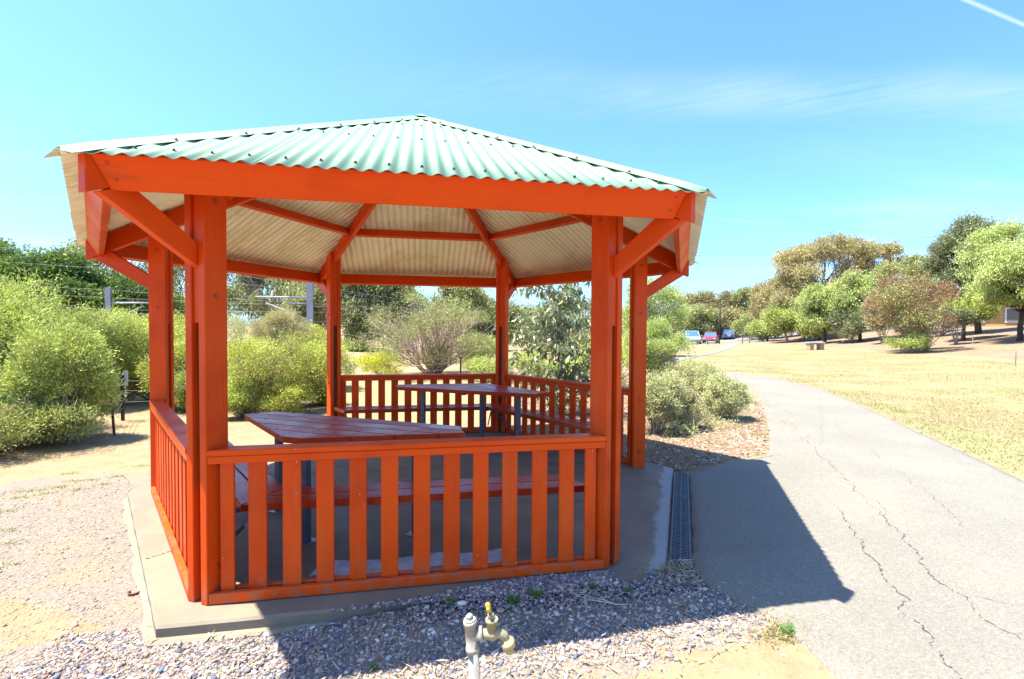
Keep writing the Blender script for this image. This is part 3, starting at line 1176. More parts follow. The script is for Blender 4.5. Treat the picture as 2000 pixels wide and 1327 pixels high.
for k in range(6):
    n, e, Z, down, nor = face_frame(k)
    ob = purlin(k, 2.437, 0.045, 0.152, 'eave_beam')
    reorient(ob, e)
    ob = purlin(k, 1.535, 0.045, 0.095, 'purlin')
    reorient(ob, e)
    # nail heads near both ends of the outer face
    for sg in (-1, 1):
        for dd in (0.035, 0.105):
            p = n * 2.437 + Z * (APEX - FSL * 2.437) - nor * dd
            a = float(np.dot(p, n))
            p = p + e * sg * (a * T30 - 0.075)
            b = MB()
            b.tube([p, p + down * 0.003], [0.009, 0.008], 8)
            b.build('nail', 'bolt_paint', shelter)

# corrugated roof
PITCH, AMP = 0.0762, 0.0068
EAVE = 2.500


def sheet_pt(k, s, a, off):
    n, e, Z, down, nor = FR[k]
    return n * a + e * s + Z * (APEX - FSL * a) + nor * (0.0125 + AMP * cos(2 * pi * s / PITCH) + off)


FR = [face_frame(k) for k in range(6)]
NS = 8
for k in range(6):
    half = EAVE * T30 + 0.02
    for q4 in range(4):
        s_lo = [-half, -10 * PITCH, 0.0, 10 * PITCH][q4]
        s_hi = [-10 * PITCH, 0.0, 10 * PITCH, half][q4] + (PITCH * 0.55 if q4 < 3 else 0)
        lap = 0.0018 * (3 - q4)
        # the lap is at most 5 mm of lift at the overlapping edge, fading over the sheet
        n_s = int(round((s_hi - s_lo) / PITCH * NS)) + 1
        ss = np.linspace(s_lo, s_hi, n_s)
        mb = MB()
        vs, fs, mi = [], [], []
        eav = EAVE + random.uniform(-0.006, 0.006)
        for s in ss:
            a0 = max(abs(s) / T30 - 0.012, 0.02)
            for t in (0.0, 0.5, 1.0):
                a = a0 + (eav - a0) * t if a0 < eav else eav
                vs.append(sheet_pt(k, s, a, lap * (0.5 + 0.5 * (s - s_lo) / (s_hi - s_lo)) + 0.0016))
        nt_ = len(vs)
        for s in ss:
            a0 = max(abs(s) / T30 - 0.012, 0.02)
            for t in (0.0, 0.5, 1.0):
                a = a0 + (eav - a0) * t if a0 < eav else eav
                vs.append(sheet_pt(k, s, a, lap * (0.5 + 0.5 * (s - s_lo) / (s_hi - s_lo))))
        for j in range(n_s - 1):
            for r in range(2):
                a_, b_ = j * 3 + r, (j + 1) * 3 + r
                fs.append((a_, a_ + 1, b_ + 1, b_))
                mi.append(0)
                fs.append((nt_ + b_, nt_ + b_ + 1, nt_ + a_ + 1, nt_ + a_))
                mi.append(1)
            a_, b_ = j * 3 + 2, (j + 1) * 3 + 2
            fs.append((a_, nt_ + a_, nt_ + b_, b_))
            mi.append(0)
        mb.add(vs, fs, 0, True)
        mb.mi = mi
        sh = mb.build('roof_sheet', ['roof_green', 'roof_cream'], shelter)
        uvl = sh.data.uv_layers.new(name='sheet')
        nf_, ef_ = FR[k][0], FR[k][1]
        for lp in sh.data.loops:
            co = np.array(sh.data.vertices[lp.vertex_index].co)
            uvl.data[lp.index].uv = (float(co @ ef_) / PITCH, float(co @ nf_))
        # screws on every second crest over the purlins
        sm = MB()
        for a in (2.40, 1.51, 0.75):
            j0 = int(math.ceil(s_lo / PITCH))
            for j in range(j0, int(s_hi / PITCH) + 1):
                s = j * PITCH
                if j % 2 or abs(s) > a * T30 - 0.10 or s > s_hi - PITCH * 0.3 and q4 < 3:
                    continue
                c = sheet_pt(k, s, a, 0.006)
                nn = FR[k][4]
                sm.tube([c, c + nn * 0.002], [0.0095, 0.0095], 8)
                sm.tube([c + nn * 0.002, c + nn * 0.009], [0.0055, 0.005], 6)
        if sm.v:
            sc_ = sm.build('screws', 'screw_metal', sh)
            sc_['kind'] = 'stuff'

# hip caps: folded strips lying on the crests either side of each hip
for i in range(6):
    kl, kr = (i - 1) % 6, i         # faces on either side
    a = HEX[i]
    mb = MB()
    W = 0.088
    nst = 26
    rows = []
    for j in range(nst + 1):
        r = 0.03 + (2.895 - 0.03) * j / nst
        base = np.array([r * cos(a), r * sin(a), hip(r) - 0.008 * max(0, (r - 2.75) / 0.18)])
        row = []
        up = np.array([0, 0, 1.0])
        for (kk, sg) in ((kl, -1), (kr, 1)):
            n, e, Z, down, nor = FR[kk]
            # direction in this face square to the hip, away from it
            hd = np.array([cos(a), sin(a), -HIPS])
            hd /= np.linalg.norm(hd)
            side = np.cross(nor, hd) * (1 if np.dot(np.cross(nor, hd), np.array([-sin(a), cos(a), 0])) * sg > 0 else -1)
            lift = 0.0125 + AMP + 0.007
            pts = [base + nor * (lift + 0.001) + side * w_ + (nor * -0.002 if w_ > W - 0.001 else 0) for w_ in (0.022, 0.050, W - 0.012, W)]
            row.append(pts)
        roll = [base + up * 0.033 + np.array([-sin(a), cos(a), 0]) * w_ + up * (0.010 * (1 - (w_ / 0.02) ** 2)) for w_ in (-0.016, 0.0, 0.016)]
        rows.append(row[0][::-1] + roll + row[1])
    # cut the tail square and fold it: droop of the last bit
    m_ = len(rows[0])
    vs = [p for row in rows for p in row]
    fs = []
    for j in range(nst):
        for c_ in range(m_ - 1):
            fs.append((j * m_ + c_, (j + 1) * m_ + c_, (j + 1) * m_ + c_ + 1, j * m_ + c_ + 1))
    mi = [0] * len(fs)
    o2 = len(vs)
    vs += [p - np.array([0, 0, 0.0016]) for p in vs]
    fs2 = [tuple(o2 + v for v in f[::-1]) for f in fs]
    rim = [((nst * m_ + c_), o2 + nst * m_ + c_, o2 + nst * m_ + c_ + 1, nst * m_ + c_ + 1) for c_ in range(m_ - 1)]
    mb.add(vs, fs + fs2 + rim, 0, True)
    mb.mi = mi + [1] * len(fs2) + [0] * len(rim)
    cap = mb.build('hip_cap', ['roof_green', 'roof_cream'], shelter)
    sm = MB()
    for r in np.arange(0.45, 2.85, 0.40):
        for sg, kk in ((-1, kl), (1, kr)):
            n, e, Z, down, nor = FR[kk]
            p = np.array([r * cos(a), r * sin(a), hip(r)]) + nor * 0.026 + np.array([-sin(a), cos(a), 0]) * sg * 0.070
            p[2] = APEX - FSL * float(np.dot(p[:2], n[:2])) + 0.0315
            sm.tube([p, p + nor * 0.003], [0.010, 0.010], 8)
            sm.tube([p + nor * 0.003, p + nor * 0.009], [0.0055, 0.005], 6)
    sc_ = sm.build('screws', 'screw_metal', cap)
    sc_['kind'] = 'stuff'
# small cap at the apex
mb = MB()
ring = [np.array([0.13 * cos(t), 0.13 * sin(t), hip(0.13) + 0.047]) for t in HEX]
mb.add(ring + [np.array([0, 0, APEX + 0.052])], [(i, (i + 1) % 6, 6) for i in range(6)])
mb.build('apex_cap', 'roof_green', shelter)

# railings on four sides: A-B, F-A, D-E and C-D
Y_OUT, HL_OUT = 2.0418, 1.0962


def side_hexa(mb, k, x0, x1, d0, d1, z0, z1, mitre=True):
    """x along the side, d = depth inwards from the outer plane of the posts"""
    n, e, Z, _, _ = FR[k]
    def P(x, d, z):
        if mitre:
            lim = HL_OUT - d * T30 - 0.002
            x = max(-lim, min(lim, x))
        return n * (Y_OUT - d) + e * x + Z * z
    return mb.hexa([P(x0, d0, z0), P(x0, d1, z0), P(x1, d1, z0), P(x1, d0, z0)][::-1] if False else [P(x0, d0, z0), P(x1, d0, z0), P(x1, d1, z0), P(x0, d1, z0)],
                   [P(x0, d0, z1), P(x1, d0, z1), P(x1, d1, z1), P(x0, d1, z1)])


for k in (A_, F_, D_, C_):
    n, e, Z, _, _ = FR[k]
    mb = MB()
    side_hexa(mb, k, -9, 9, 0.001, 0.034, 0.744, 0.784)
    rail = mb.build('railing', 'wood_x', shelter, 0.003)
    reorient(rail, e)
    rl = []
    for (nm, d0, d1, z0, z1) in (('cap_board', -0.004, 0.094, 0.786, 0.8175), ('upper_rail', 0.060, 0.093, 0.744, 0.784), ('bottom_rail', 0.001, 0.034, 0.004, 0.060), ('bottom_rail', 0.060, 0.093, 0.004, 0.060)):
        mb = MB()
        side_hexa(mb, k, -9, 9, d0, d1, z0, z1)
        ob = mb.build(nm, 'wood_x', None, 0.004)
        rl.append(ob)
    for j in range(11):
        mb = MB()
        x = -0.866 + 0.1732 * j + random.uniform(-0.006, 0.006)
        w = 0.0455 + random.uniform(-0.001, 0.0015)
        tl = random.uniform(-0.002, 0.002)
        side_hexa(mb, k, x - w, x + w, 0.036, 0.058, 0.008, 0.7835)
        rl.append(mb.build('slat', 'wood_z', None, 0.003))
    for sg in (-1, 1):
        mb = MB()
        side_hexa(mb, k, sg * 1.012 - 0.034, sg * 1.012 + 0.034, 0.036, 0.059, 0.008, 0.7835)
        rl.append(mb.build('slat', 'wood_z', None, 0.003))
    for ob in rl:
        if ob.name.startswith('slat'):
            ob.parent = rail
            ob.matrix_parent_inverse = rail.matrix_basis.inverted()
        else:
            reorient(ob, e)
            ob.parent = rail
            ob.matrix_parent_inverse = rail.matrix_basis.inverted()


# benches bolted inside the railings
def bench(k, label):
    n, e, Z, _, _ = FR[k]
    b = empty('bench', (0, 0, 0))
    tag(b, label, 'bench', 'maroon timber benches inside the railings')
    for (d0, d1) in ((0.272, 0.408), (0.416, 0.552)):
        mb = MB()
        def P(x, d, z, sg):
            free = (sg > 0) if k in (A_, D_) else (sg < 0)
            lim = (Y_OUT - d) * T30 - 0.004 + (0.075 if free else 0.0)
            return n * (Y_OUT - d) + e * sg * lim + Z * z
        z0, z1 = 0.388, 0.431
        mb.hexa([P(0, d0, z0, -1), P(0, d0, z0, 1), P(0, d1, z0, 1), P(0, d1, z0, -1)], [P(0, d0, z1, -1), P(0, d0, z1, 1), P(0, d1, z1, 1), P(0, d1, z1, -1)])
        ob = mb.build('seat_board', 'seat_x', b, 0.004)
        reorient(ob, e)
    for x in (-0.93, 0.0, 0.93):
        mb = MB()
        def Q(d, z, x_=x):
            return n * (Y_OUT - d) + e * x_ + Z * z
        if abs(x) < 0.1:
            continue
        mb.beam(Q(0.095, 0.375), Q(0.545, 0.375), 0.035, 0.02)
        mb.beam(Q(0.10, 0.10), Q(0.42, 0.366), 0.012, 0.022)
        ob = mb.build('bracket', 'blue_grey_steel', b)
    return b


bench(A_, 'maroon slatted bench just behind the front railing, nearest the camera')
bench(F_, 'maroon bench inside the left hand railing, beside the nearer table')
bench(D_, 'long maroon bench along the back railing behind the far table')
bench(C_, 'maroon bench along the right rear railing, right of the far table')


# tables: boards on steel legs, pointing into the corner of two benches
def table(ang, label):
    t = empty('picnic_table', (0, 0, 0))
    tag(t, label, 'table', 'kite shaped picnic tables in the shelter')
    ax = np.array([-cos(ang), -sin(ang), 0.0])     # from the corner towards the centre
    sd = np.array([-ax[1], ax[0], 0.0])
    V = np.array([cos(ang), sin(ang), 0.0]) * 1.70
    zt, th = 0.742, 0.042
    T60 = tan(radians(60))
    cuts = [0.045, 0.20, 0.345, 0.49, 0.635, 0.775]
    hw_max = 0.965
    for j in range(5):
        a0, a1 = cuts[j], cuts[j + 1] - 0.007
        def hw(a):
            w = a * T60
            if a > 0.575:
                w = min(w, 0.985 - (a - 0.575) * 0.62)
            return w
        mb = MB()
        def P(a, s, z):
            return V + ax * a + sd * s + np.array([0, 0, z])
        if j == 3:   # widest board has the corner in its length
            am = 0.575
            bt = [P(a0, -hw(a0), 0), P(am, -hw(am), 0), P(a1, -hw(a1), 0), P(a1, hw(a1), 0), P(am, hw(am), 0), P(a0, hw(a0), 0)]
            vs = [q_ + np.array([0, 0, zt - th]) for q_ in bt] + [q_ + np.array([0, 0, zt]) for q_ in bt]
            fs = [(5, 4, 3, 2, 1, 0)[::-1], (6, 7, 8, 9, 10, 11)[::-1]] + [(i_, 6 + i_, 6 + (i_ + 1) % 6, (i_ + 1) % 6) for i_ in range(6)]
            mb.add(vs, fs)
        else:
            mb.hexa([P(a0, -hw(a0), zt - th), P(a1, -hw(a1), zt - th), P(a1, hw(a1), zt - th), P(a0, hw(a0), zt - th)][::-1],
                    [P(a0, -hw(a0), zt), P(a1, -hw(a1), zt), P(a1, hw(a1), zt), P(a0, hw(a0), zt)][::-1])
        ob = mb.build('board', 'seat_x', t, 0.004)
        me = ob.data
        import bmesh
        bm = bmesh.new()
        bm.from_mesh(me)
        bmesh.ops.recalc_face_normals(bm, faces=bm.faces)
        bm.to_mesh(me)
        bm.free()
        reorient(ob, sd)
    for (a, s) in ((0.17, 0.0), (0.56, -0.62), (0.56, 0.62)):
        p = V + ax * a + sd * s
        mb = MB()
        mb.beam((p[0], p[1], 0.006), (p[0], p[1], 0.675), 0.048, 0.048, up=tuple(sd))
        lg = mb.build('leg', 'blue_grey_steel', t, 0.003)
        mb = MB()
        mb.beam((p[0], p[1], 0.0), (p[0], p[1], 0.006), 0.13, 0.10, up=tuple(sd))
        mb.build('foot_plate', 'galvanised_steel', lg)
    mb = MB()
    for a in (0.56,):
        mb.beam(V + ax * a - sd * 0.80 + np.array([0, 0, 0.686]), V + ax * a + sd * 0.80 + np.array([0, 0, 0.686]), 0.04, 0.022)
    mb.beam(V + ax * 0.10 + np.array([0, 0, 0.689]), V + ax * 0.74 + np.array([0, 0, 0.689]), 0.04, 0.020)
    mb.build('frame', 'blue_grey_steel', t)
    mb = MB()
    for j in range(5):
        am = (cuts[j] + cuts[j + 1]) / 2
        for s in ((-0.12, 0.12) if j == 0 else (-0.64, 0.0, 0.64) if j > 1 else (-0.32, 0.0, 0.32)):
            for da in (-0.03, 0.03):
                p = V + ax * (am + da) + sd * s
                mb.tube([(p[0], p[1], zt - 0.001), (p[0], p[1], zt + 0.0012)], 0.0075, 8)
    bo = mb.build('bolt_head', 'screw_metal', t)
    bo['kind'] = 'stuff'
    return t


table(HEX[A_], 'kite shaped maroon table close behind the front railing, nearer of the two')
table(HEX[D_], 'kite shaped maroon table at the back of the shelter, farther of the two')

# ------------------------------------------------------------------ drain between slab and asphalt
dr = empty('drain_grate')
tag(dr, 'long narrow steel drain grate between the concrete slab and the asphalt', 'drain grate')
d0, d1 = 2.318 + 0.016, 2.318 + 0.150


def dpt(d, s, z):
    return np.array([n_[0] * d + t_[0] * s, n_[1] * d + t_[1] * s, z])


S0, S1 = -1.10, 1.02
mb = MB()
for dd, w in ((d0 + 0.006, 0.012), ((d0 + d1) / 2, 0.007), (d1 - 0.006, 0.012), (d0 + 0.028, 0.004), (d1 - 0.028, 0.004)):
    mb.beam(dpt(dd, S0, 0.002), dpt(dd, S1, 0.002), w, 0.010)
for s in np.linspace(S0, S1, 4):
    mb.beam(dpt(d0, s, 0.0015), dpt(d1, s, 0.0015), 0.010, 0.012)
mb.build('frame', 'grate_metal', dr)
mb = MB()
for s in np.arange(S0 + 0.01, S1, 0.024):
    mb.beam(dpt(d0 + 0.012, s, 0.003), dpt(d1 - 0.012, s, 0.003), 0.010, 0.006)
g_ = mb.build('grate_bar', 'grate_metal', dr)
g_['kind'] = 'stuff'
mb = MB()
mb.beam(dpt(d0, (S0 + S1) / 2, -0.020), dpt(d1, (S0 + S1) / 2, -0.020), S1 - S0, 0.008)
mb.build('channel', 'drain_dark', dr)

# ------------------------------------------------------------------ loose boards on the slab
for (p0, p1, w, h, lab) in (((-0.60, -1.79), (0.12, -1.80), 0.175, 0.0, 'weathered blue grey board lying on the slab, left of the pair'),
                            ((0.10, -1.795), (0.545, -1.80), 0.17, 0.0, 'weathered blue grey board lying on the slab, right of the pair')):
    mb = MB()
    nn = 14
    vs = []
    for z0 in (0.004, 0.016):
        for r in (-1, 1):
            for j in range(nn + 1):
                t = j / nn
                x = p0[0] + (p1[0] - p0[0]) * t
                y = p0[1] + (p1[1] - p0[1]) * t + r * w / 2
                sk = 0.03 * r * (1 - t) if p0[0] < 0 else 0.0
                vs.append((x + sk, y, z0 + 0.020 * (2 * t - 1) ** 2 + 0.004))
    m2 = nn + 1
    fs = []
    for j in range(nn):
        fs += [(2 * m2 + j, 2 * m2 + j + 1, 3 * m2 + j + 1, 3 * m2 + j), (m2 + j, m2 + j + 1, j + 1, j),
               (j, j + 1, 2 * m2 + j + 1, 2 * m2 + j), (3 * m2 + j, 3 * m2 + j + 1, m2 + j + 1, m2 + j)]
    fs += [(0, 2 * m2, 3 * m2, m2), (nn, m2 + nn, 3 * m2 + nn, 2 * m2 + nn)]
    mb.add(vs, fs)
    tag(mb.build('loose_board', 'grey_board'), lab, 'board', 'loose boards on the slab')

# ------------------------------------------------------------------ garden tap
TP = np.array([0.18, -3.2, 0.0])
zg = tz(0.18, -3.2)
rx = np.array([RT[0], RT[1], 0]) / math.hypot(RT[0], RT[1])
fwd = np.array([-rx[1], rx[0], 0])


def tp(px, py, dep=0.0):
    return TP + rx * ((px - 930) / 584) + fwd * dep + np.array([0, 0, 0.5 + (1202 - py) / 574])


def tapmat():
    m, nt, out = mat_new('old_pvc')
    k = NT(nt)
    oc = k.n('ShaderNodeTexCoord').outputs['Object']
    c = k.mix(k.rng(k.noise(oc, 40, 5, 0.7), 0.40, 0.65), (0.33, 0.31, 0.26), (0.23, 0.22, 0.19))
    c = k.mix(k.rng(k.noise(k.scale(oc, (60, 60, 8)), 1.0, 4, 0.7), 0.55, 0.70, 0, 0.6), c, (0.22, 0.22, 0.25))
    k.bsdf(out, c, 0.5, k.bump(k.noise(oc, 150, 3), 0.2, 0.001))
    M['pvc'] = m


tapmat()
simple('cream_plastic', (0.42, 0.35, 0.17), 0.4, 0, 0.15, 40)
simple('pale_fitting', (0.55, 0.58, 0.48), 0.4, 0, 0.2, 40)
simple('brass', (0.30, 0.265, 0.17), 0.45, 0.0, 0.3, 40)
simple('handle_yellow', (0.50, 0.31, 0.03), 0.4, 0, 0.1, 40)
tap = empty('garden_tap', (0, 0, 0))
tag(tap, 'weathered white standpipe tap with yellow handle in front of the shelter', 'tap')
mb = MB()
ptop = tp(925, 1268)
mb.tube([(ptop[0] + 0.012, ptop[1], zg - 0.1), ptop], 0.0185, 18)
mb.build('standpipe', 'pvc', tap)
mb = MB()
x0 = tp(923, 1272)
x1 = tp(917, 1212)
ax_ = (x1 - x0) / np.linalg.norm(x1 - x0)
mb.tube([x0, x0 + ax_ * 0.016, x0 + ax_ * 0.017, x1 - ax_ * 0.013, x1 - ax_ * 0.012, x1], [0.0225, 0.0225, 0.0195, 0.0195, 0.0225, 0.0225], 20)
br = tp(919, 1240)
mb.tube([br, tp(936, 1238), tp(936.5, 1238), tp(943, 1237)], [0.018, 0.020, 0.0245, 0.0245], 20)
tee = mb.build('tee_fitting', 'pvc', tap)
mb = MB()
mb.tube([x1, x1 + ax_ * 0.006], 0.0195, 20)
mb.tube([x1 + ax_ * 0.0062, x1 + ax_ * 0.020], [0.0125, 0.0115], 4)
mb.build('plug', 'white_plastic', tee)
mb = MB()
mb.tube([tp(938, 1238), tp(950, 1238), tp(962, 1238), tp(973, 1234), tp(983, 1240), tp(990, 1252)], [0.0165, 0.0165, 0.021, 0.017, 0.0155, 0.0155], 18)
s0_ = tp(961, 1238)
s1_ = tp(960, 1214)
mb.tube([s0_, s1_, s1_ + (s1_ - s0_) * 0.01, s1_ + (s1_ - s0_) * 0.25], [0.0185, 0.0185, 0.0215, 0.0215], 18)
mb.build('tap_body', 'brass', tap)
mb = MB()
mb.tube([tp(960, 1208), tp(957, 1197)], [0.013, 0.0105], 6)
mb.tube([tp(957, 1197), tp(956, 1192)], [0.007, 0.007], 10)
mb.build('spindle', 'brass', tap)
mb = MB()
mb.tube([tp(957.5, 1196), tp(955, 1190), tp(952, 1182), tp(950, 1178)], [0.006, 0.0075, 0.0085, 0.006], 12)
mb.tube([tp(953, 1186, -0.022), tp(953, 1186, 0.022)], [0.006, 0.006], 10)
mb.build('handle', 'handle_yellow', tap)
mb = MB()
e0, e1 = tp(989, 1247), tp(998, 1276)
dd_ = e1 - e0
mb.tube([e0, e0 + dd_ * 0.12, e0 + dd_ * 0.14, e0 + dd_ * 0.55, e0 + dd_ * 0.57, e0 + dd_ * 0.62], [0.017, 0.0175, 0.0235, 0.0225, 0.017, 0.013], 18)
mb.tube([e0 + dd_ * 0.62, e0 + dd_ * 0.95], [0.0115, 0.011], 16)
mb.build('hose_connector', 'cream_plastic', tap)


# ------------------------------------------------------------------ pebbles, litter, grass
PHI = (1 + 5 ** 0.5) / 2
ICO_V = np.array([(-1, PHI, 0), (1, PHI, 0), (-1, -PHI, 0), (1, -PHI, 0), (0, -1, PHI), (0, 1, PHI), (0, -1, -PHI), (0, 1, -PHI), (PHI, 0, -1), (PHI, 0, 1), (-PHI, 0, -1), (-PHI, 0, 1)], float)
ICO_V /= np.linalg.norm(ICO_V[0])
ICO_F = np.array([(0, 11, 5), (0, 5, 1), (0, 1, 7), (0, 7, 10), (0, 10, 11), (1, 5, 9), (5, 11, 4), (11, 10, 2), (10, 7, 6), (7, 1, 8), (3, 9, 4), (3, 4, 2), (3, 2, 6), (3, 6, 8), (3, 8, 9), (4, 9, 5), (2, 4, 11), (6, 2, 10), (8, 6, 7), (9, 8, 1)])


def slab_inside(x, y, r=2.5):
    m = np.ones_like(x, bool)
    for k in range(6):
        n = FR[k][0]
        m &= (x * n[0] + y * n[1]) < r * cos(radians(30))
    return m


def scatter(poly, n, seed, keep=None):
    rng = np.random.default_rng(seed)
    p = np.array(poly)
    lo, hi = p.min(0), p.max(0)
    out = np.zeros((0, 2))
    while len(out) < n:
        q = rng.uniform(lo, hi, (n * 2, 2))
        ok = in_poly(q[:, 0], q[:, 1], poly) & ~slab_inside(q[:, 0], q[:, 1], 2.545)
        if keep is not None:
            ok &= keep(q[:, 0], q[:, 1], rng)
        out = np.concatenate([out, q[ok]])
        if ok.sum() == 0:
            break
    return out[:n], rng


def stones(name, pts, size, rng, tint_lo=0.0, tint_hi=1.0, flat=0.6, z_off=0.25, mat='pebble', big=None, z_fix=None):
    n = len(pts)
    s = size * np.exp(rng.normal(0, 0.38, n))
    if big is not None:
        s = np.where(rng.random(n) < big[0], s * big[1], s)
    s = np.minimum(s, size * 3.2)
    sc = np.stack([s * rng.uniform(0.8, 1.35, n), s * rng.uniform(0.65, 1.1, n), s * rng.uniform(flat * 0.7, flat * 1.2, n)], -1)
    a = rng.uniform(0, 2 * pi, n)
    V = ICO_V[None] * sc[:, None, :] * (1 + rng.uniform(-0.22, 0.22, (n, 12, 1)))
    ca, sa = np.cos(a)[:, None], np.sin(a)[:, None]
    tl = rng.normal(0, 0.25, n)[:, None]
    X = V[..., 0] * ca - V[..., 1] * sa
    Y = V[..., 0] * sa + V[..., 1] * ca
    Z = V[..., 2] + X * tl
    z0 = terrain(pts[:, 0], pts[:, 1]) + 0.010 * (fbm(pts[:, 0] * 3.1, pts[:, 1] * 3.1, 3) - 0.45)
    if z_fix is not None:
        z0 = z_fix(pts[:, 0], pts[:, 1], rng)
    P = np.stack([X + pts[:, 0:1], Y + pts[:, 1:2], Z + (z0 + sc[:, 2] * z_off)[:, None]], -1).reshape(-1, 3)
    Fi = (ICO_F[None] + (np.arange(n) * 12)[:, None, None]).reshape(-1, 3)
    t = rng.uniform(tint_lo, tint_hi, n)
    t = np.clip(t, 0, 1)
    return indexed_mesh(name, P, Fi, mat, np.repeat(t, 20))


FRONT = [(-1.75, -2.05), (1.45, -2.1), (1.72, -2.16), (1.86, -2.33), (2.02, -2.52), (1.6, -2.75), (0.8, -2.95), (-0.3, -3.15), (-1.0, -3.5), (-1.9, -3.3)]
pts, rng = scatter(FRONT, 30000, 11, lambda x, y, r: r.random(len(x)) < np.clip(1.1 - 1.1 * smooth((-y - 2.50) / 0.35) * smooth((x + 1.0) / 1.0), 0.03, 1))
tag(stones('gravel', pts, 0.0056, rng, big=(0.06, 2.0)), 'small blue grey and pinkish pebbles along the front of the slab', kind='stuff')
rng = np.random.default_rng(44)
q_ = np.stack([rng.uniform(-0.45, 1.20, 9000), rng.uniform(-2.21, -2.02, 9000)], -1)
lim_ = -2.200 + 0.140 * smooth((q_[:, 0] + 0.40) / 1.1) + 0.03 * (fbm(q_[:, 0] * 6, q_[:, 0] * 2, 3) - 0.5)
q_ = q_[(q_[:, 1] < lim_ + rng.exponential(0.006, len(q_))) & (q_[:, 0] < 1.05 + 0.10 * rng.random(len(q_)))]
tag(stones('gravel', q_, 0.0054, rng, big=(0.05, 2.0), z_fix=lambda x, y, r: 0.003 + 0.004 * r.random(len(x))), 'pebbles spilling over the front edge of the slab up to the bottom rail', kind='stuff')
LEFT = [(-1.2, -2.15), (-2.35, -0.1), (-2.9, 0.7), (-4.6, 0.3), (-5.2, -1.0), (-3.6, -2.2), (-2.8, -3.2), (-1.2, -3.6), (-0.8, -3.0), (-1.0, -2.3)]
pts, rng = scatter(LEFT, 15000, 12, lambda x, y, r: r.random(len(x)) < np.clip(1.5 - 1.0 * np.abs(x + 1.9 + 0.5 * (y + 1.5)), 0.10, 1))
tag(stones('gravel', pts, 0.0044, rng, 0.30, 0.9, 0.55, 0.1, big=(0.05, 2.0)), 'pale sunlit stones and chips left of the slab', kind='stuff')
SAND = [(-7, -3.8), (3.2, -3.6), (2.6, -2.6), (0.2, -2.8), (-1, -3.2), (-3, -2.2), (-7, 1.5)]
pts, rng = scatter(SAND, 14000, 13)
tag(stones('grit', pts, 0.0032, rng, 0.35, 1.0, 0.6, 0.1, big=(0.05, 2.2)), 'scattered grit on the pale sandy ground', kind='stuff')


def flakes(name, pts, L, W, rng, mat, lo=0.0, hi=1.0, tilt=0.25, lift=0.006, zf=None):
    n = len(pts)
    a = rng.uniform(0, 2 * pi, n)
    l = L * np.exp(rng.normal(0, 0.4, n))
    w = W * np.exp(rng.normal(0, 0.3, n))
    d = np.stack([np.cos(a), np.sin(a), rng.normal(0, tilt, n)], -1)
    s = np.stack([-np.sin(a), np.cos(a), rng.normal(0, tilt * 1.6, n)], -1)
    z0 = terrain(pts[:, 0], pts[:, 1]) if zf is None else zf(pts[:, 0], pts[:, 1])
    c = np.stack([pts[:, 0], pts[:, 1], z0 + lift + rng.uniform(0, lift, n)], -1)
    V = np.stack([c - d * l[:, None] / 2, c - s * w[:, None] / 2 + d * l[:, None] * 0.1, c + d * l[:, None] / 2, c + s * w[:, None] / 2 - d * l[:, None] * 0.1], 1).reshape(-1, 3)
    return raw_mesh(name, V, 4, mat, rng.uniform(lo, hi, n))


MULCH = [(2.62, -0.15), (3.3, 0.05), (5.1, 0.70), (5.6, 1.6), (6.9, 3.4), (8.6, 6.6), (6, 9), (2.2, 6), (1.5, 2.3)]
pts, rng = scatter(MULCH, 26000, 14)
tag(flakes('mulch', pts, 0.050, 0.012, rng, 'litter'), 'bark chips and dry leaves on the bed beside the path', kind='stuff')
pts, rng = scatter(FRONT + [], 1500, 15)
tag(flakes('dry_litter', pts, 0.045, 0.006, rng, 'litter', 0.3, 1.0, 0.15, 0.012), 'dry twigs and leaf scraps lying on the gravel', kind='stuff')
pts, rng = scatter([tuple(on_ground(*p_)[:2]) for p_ in ((1305, 1100), (1348, 1100), (1372, 1140), (1330, 1150), (1300, 1140))], 160, 16)
tag(flakes('dry_litter', pts, 0.06, 0.006, rng, 'litter', 0.3, 1.0, 0.3, 0.012), 'dry grass scraps at the end of the drain grate', kind='stuff')


def blades(name, pts, h, w, rng, mat, lo=0.0, hi=1.0, lean=0.5, tint=None):
    n = len(pts)
    a = rng.uniform(0, 2 * pi, n)
    hh = h * np.exp(rng.normal(0, 0.35, n))
    ww = w * rng.uniform(0.7, 1.3, n)
    z0 = terrain(pts[:, 0], pts[:, 1]) + 0.010 * (fbm(pts[:, 0] * 3.1, pts[:, 1] * 3.1, 3) - 0.45)
    c = np.stack([pts[:, 0], pts[:, 1], z0 - 0.004], -1)
    s = np.stack([np.cos(a), np.sin(a), 0 * a], -1) * ww[:, None] / 2
    tip = c + np.stack([rng.normal(0, lean, n) * hh, rng.normal(0, lean, n) * hh, hh], -1)
    V = np.stack([c - s, c + s, tip], 1).reshape(-1, 3)
    return raw_mesh(name, V, 3, mat, rng.uniform(lo, hi, n) if tint is None else tint)


_lawn_near = PATH_R[1:] + [tuple(at(1342, 30)[:2]), tuple(at(1420, 42)[:2]), tuple(at(1700, 34)[:2]), tuple(at(1990, 24)[:2]), (16, -3), (9, -4.5)]


def lawn_keep(x, y, r):
    d = np.hypot(x - CAM[0], y - CAM[1])
    c = fbm(x * 0.9, y * 0.9, 4)
    return (r.random(len(x)) < np.clip(11.0 / d, 0.1, 1) ** 1.3 * np.clip((c - 0.32) * 5, 0.15, 1)) & (bank_dist(x, y) < 0)


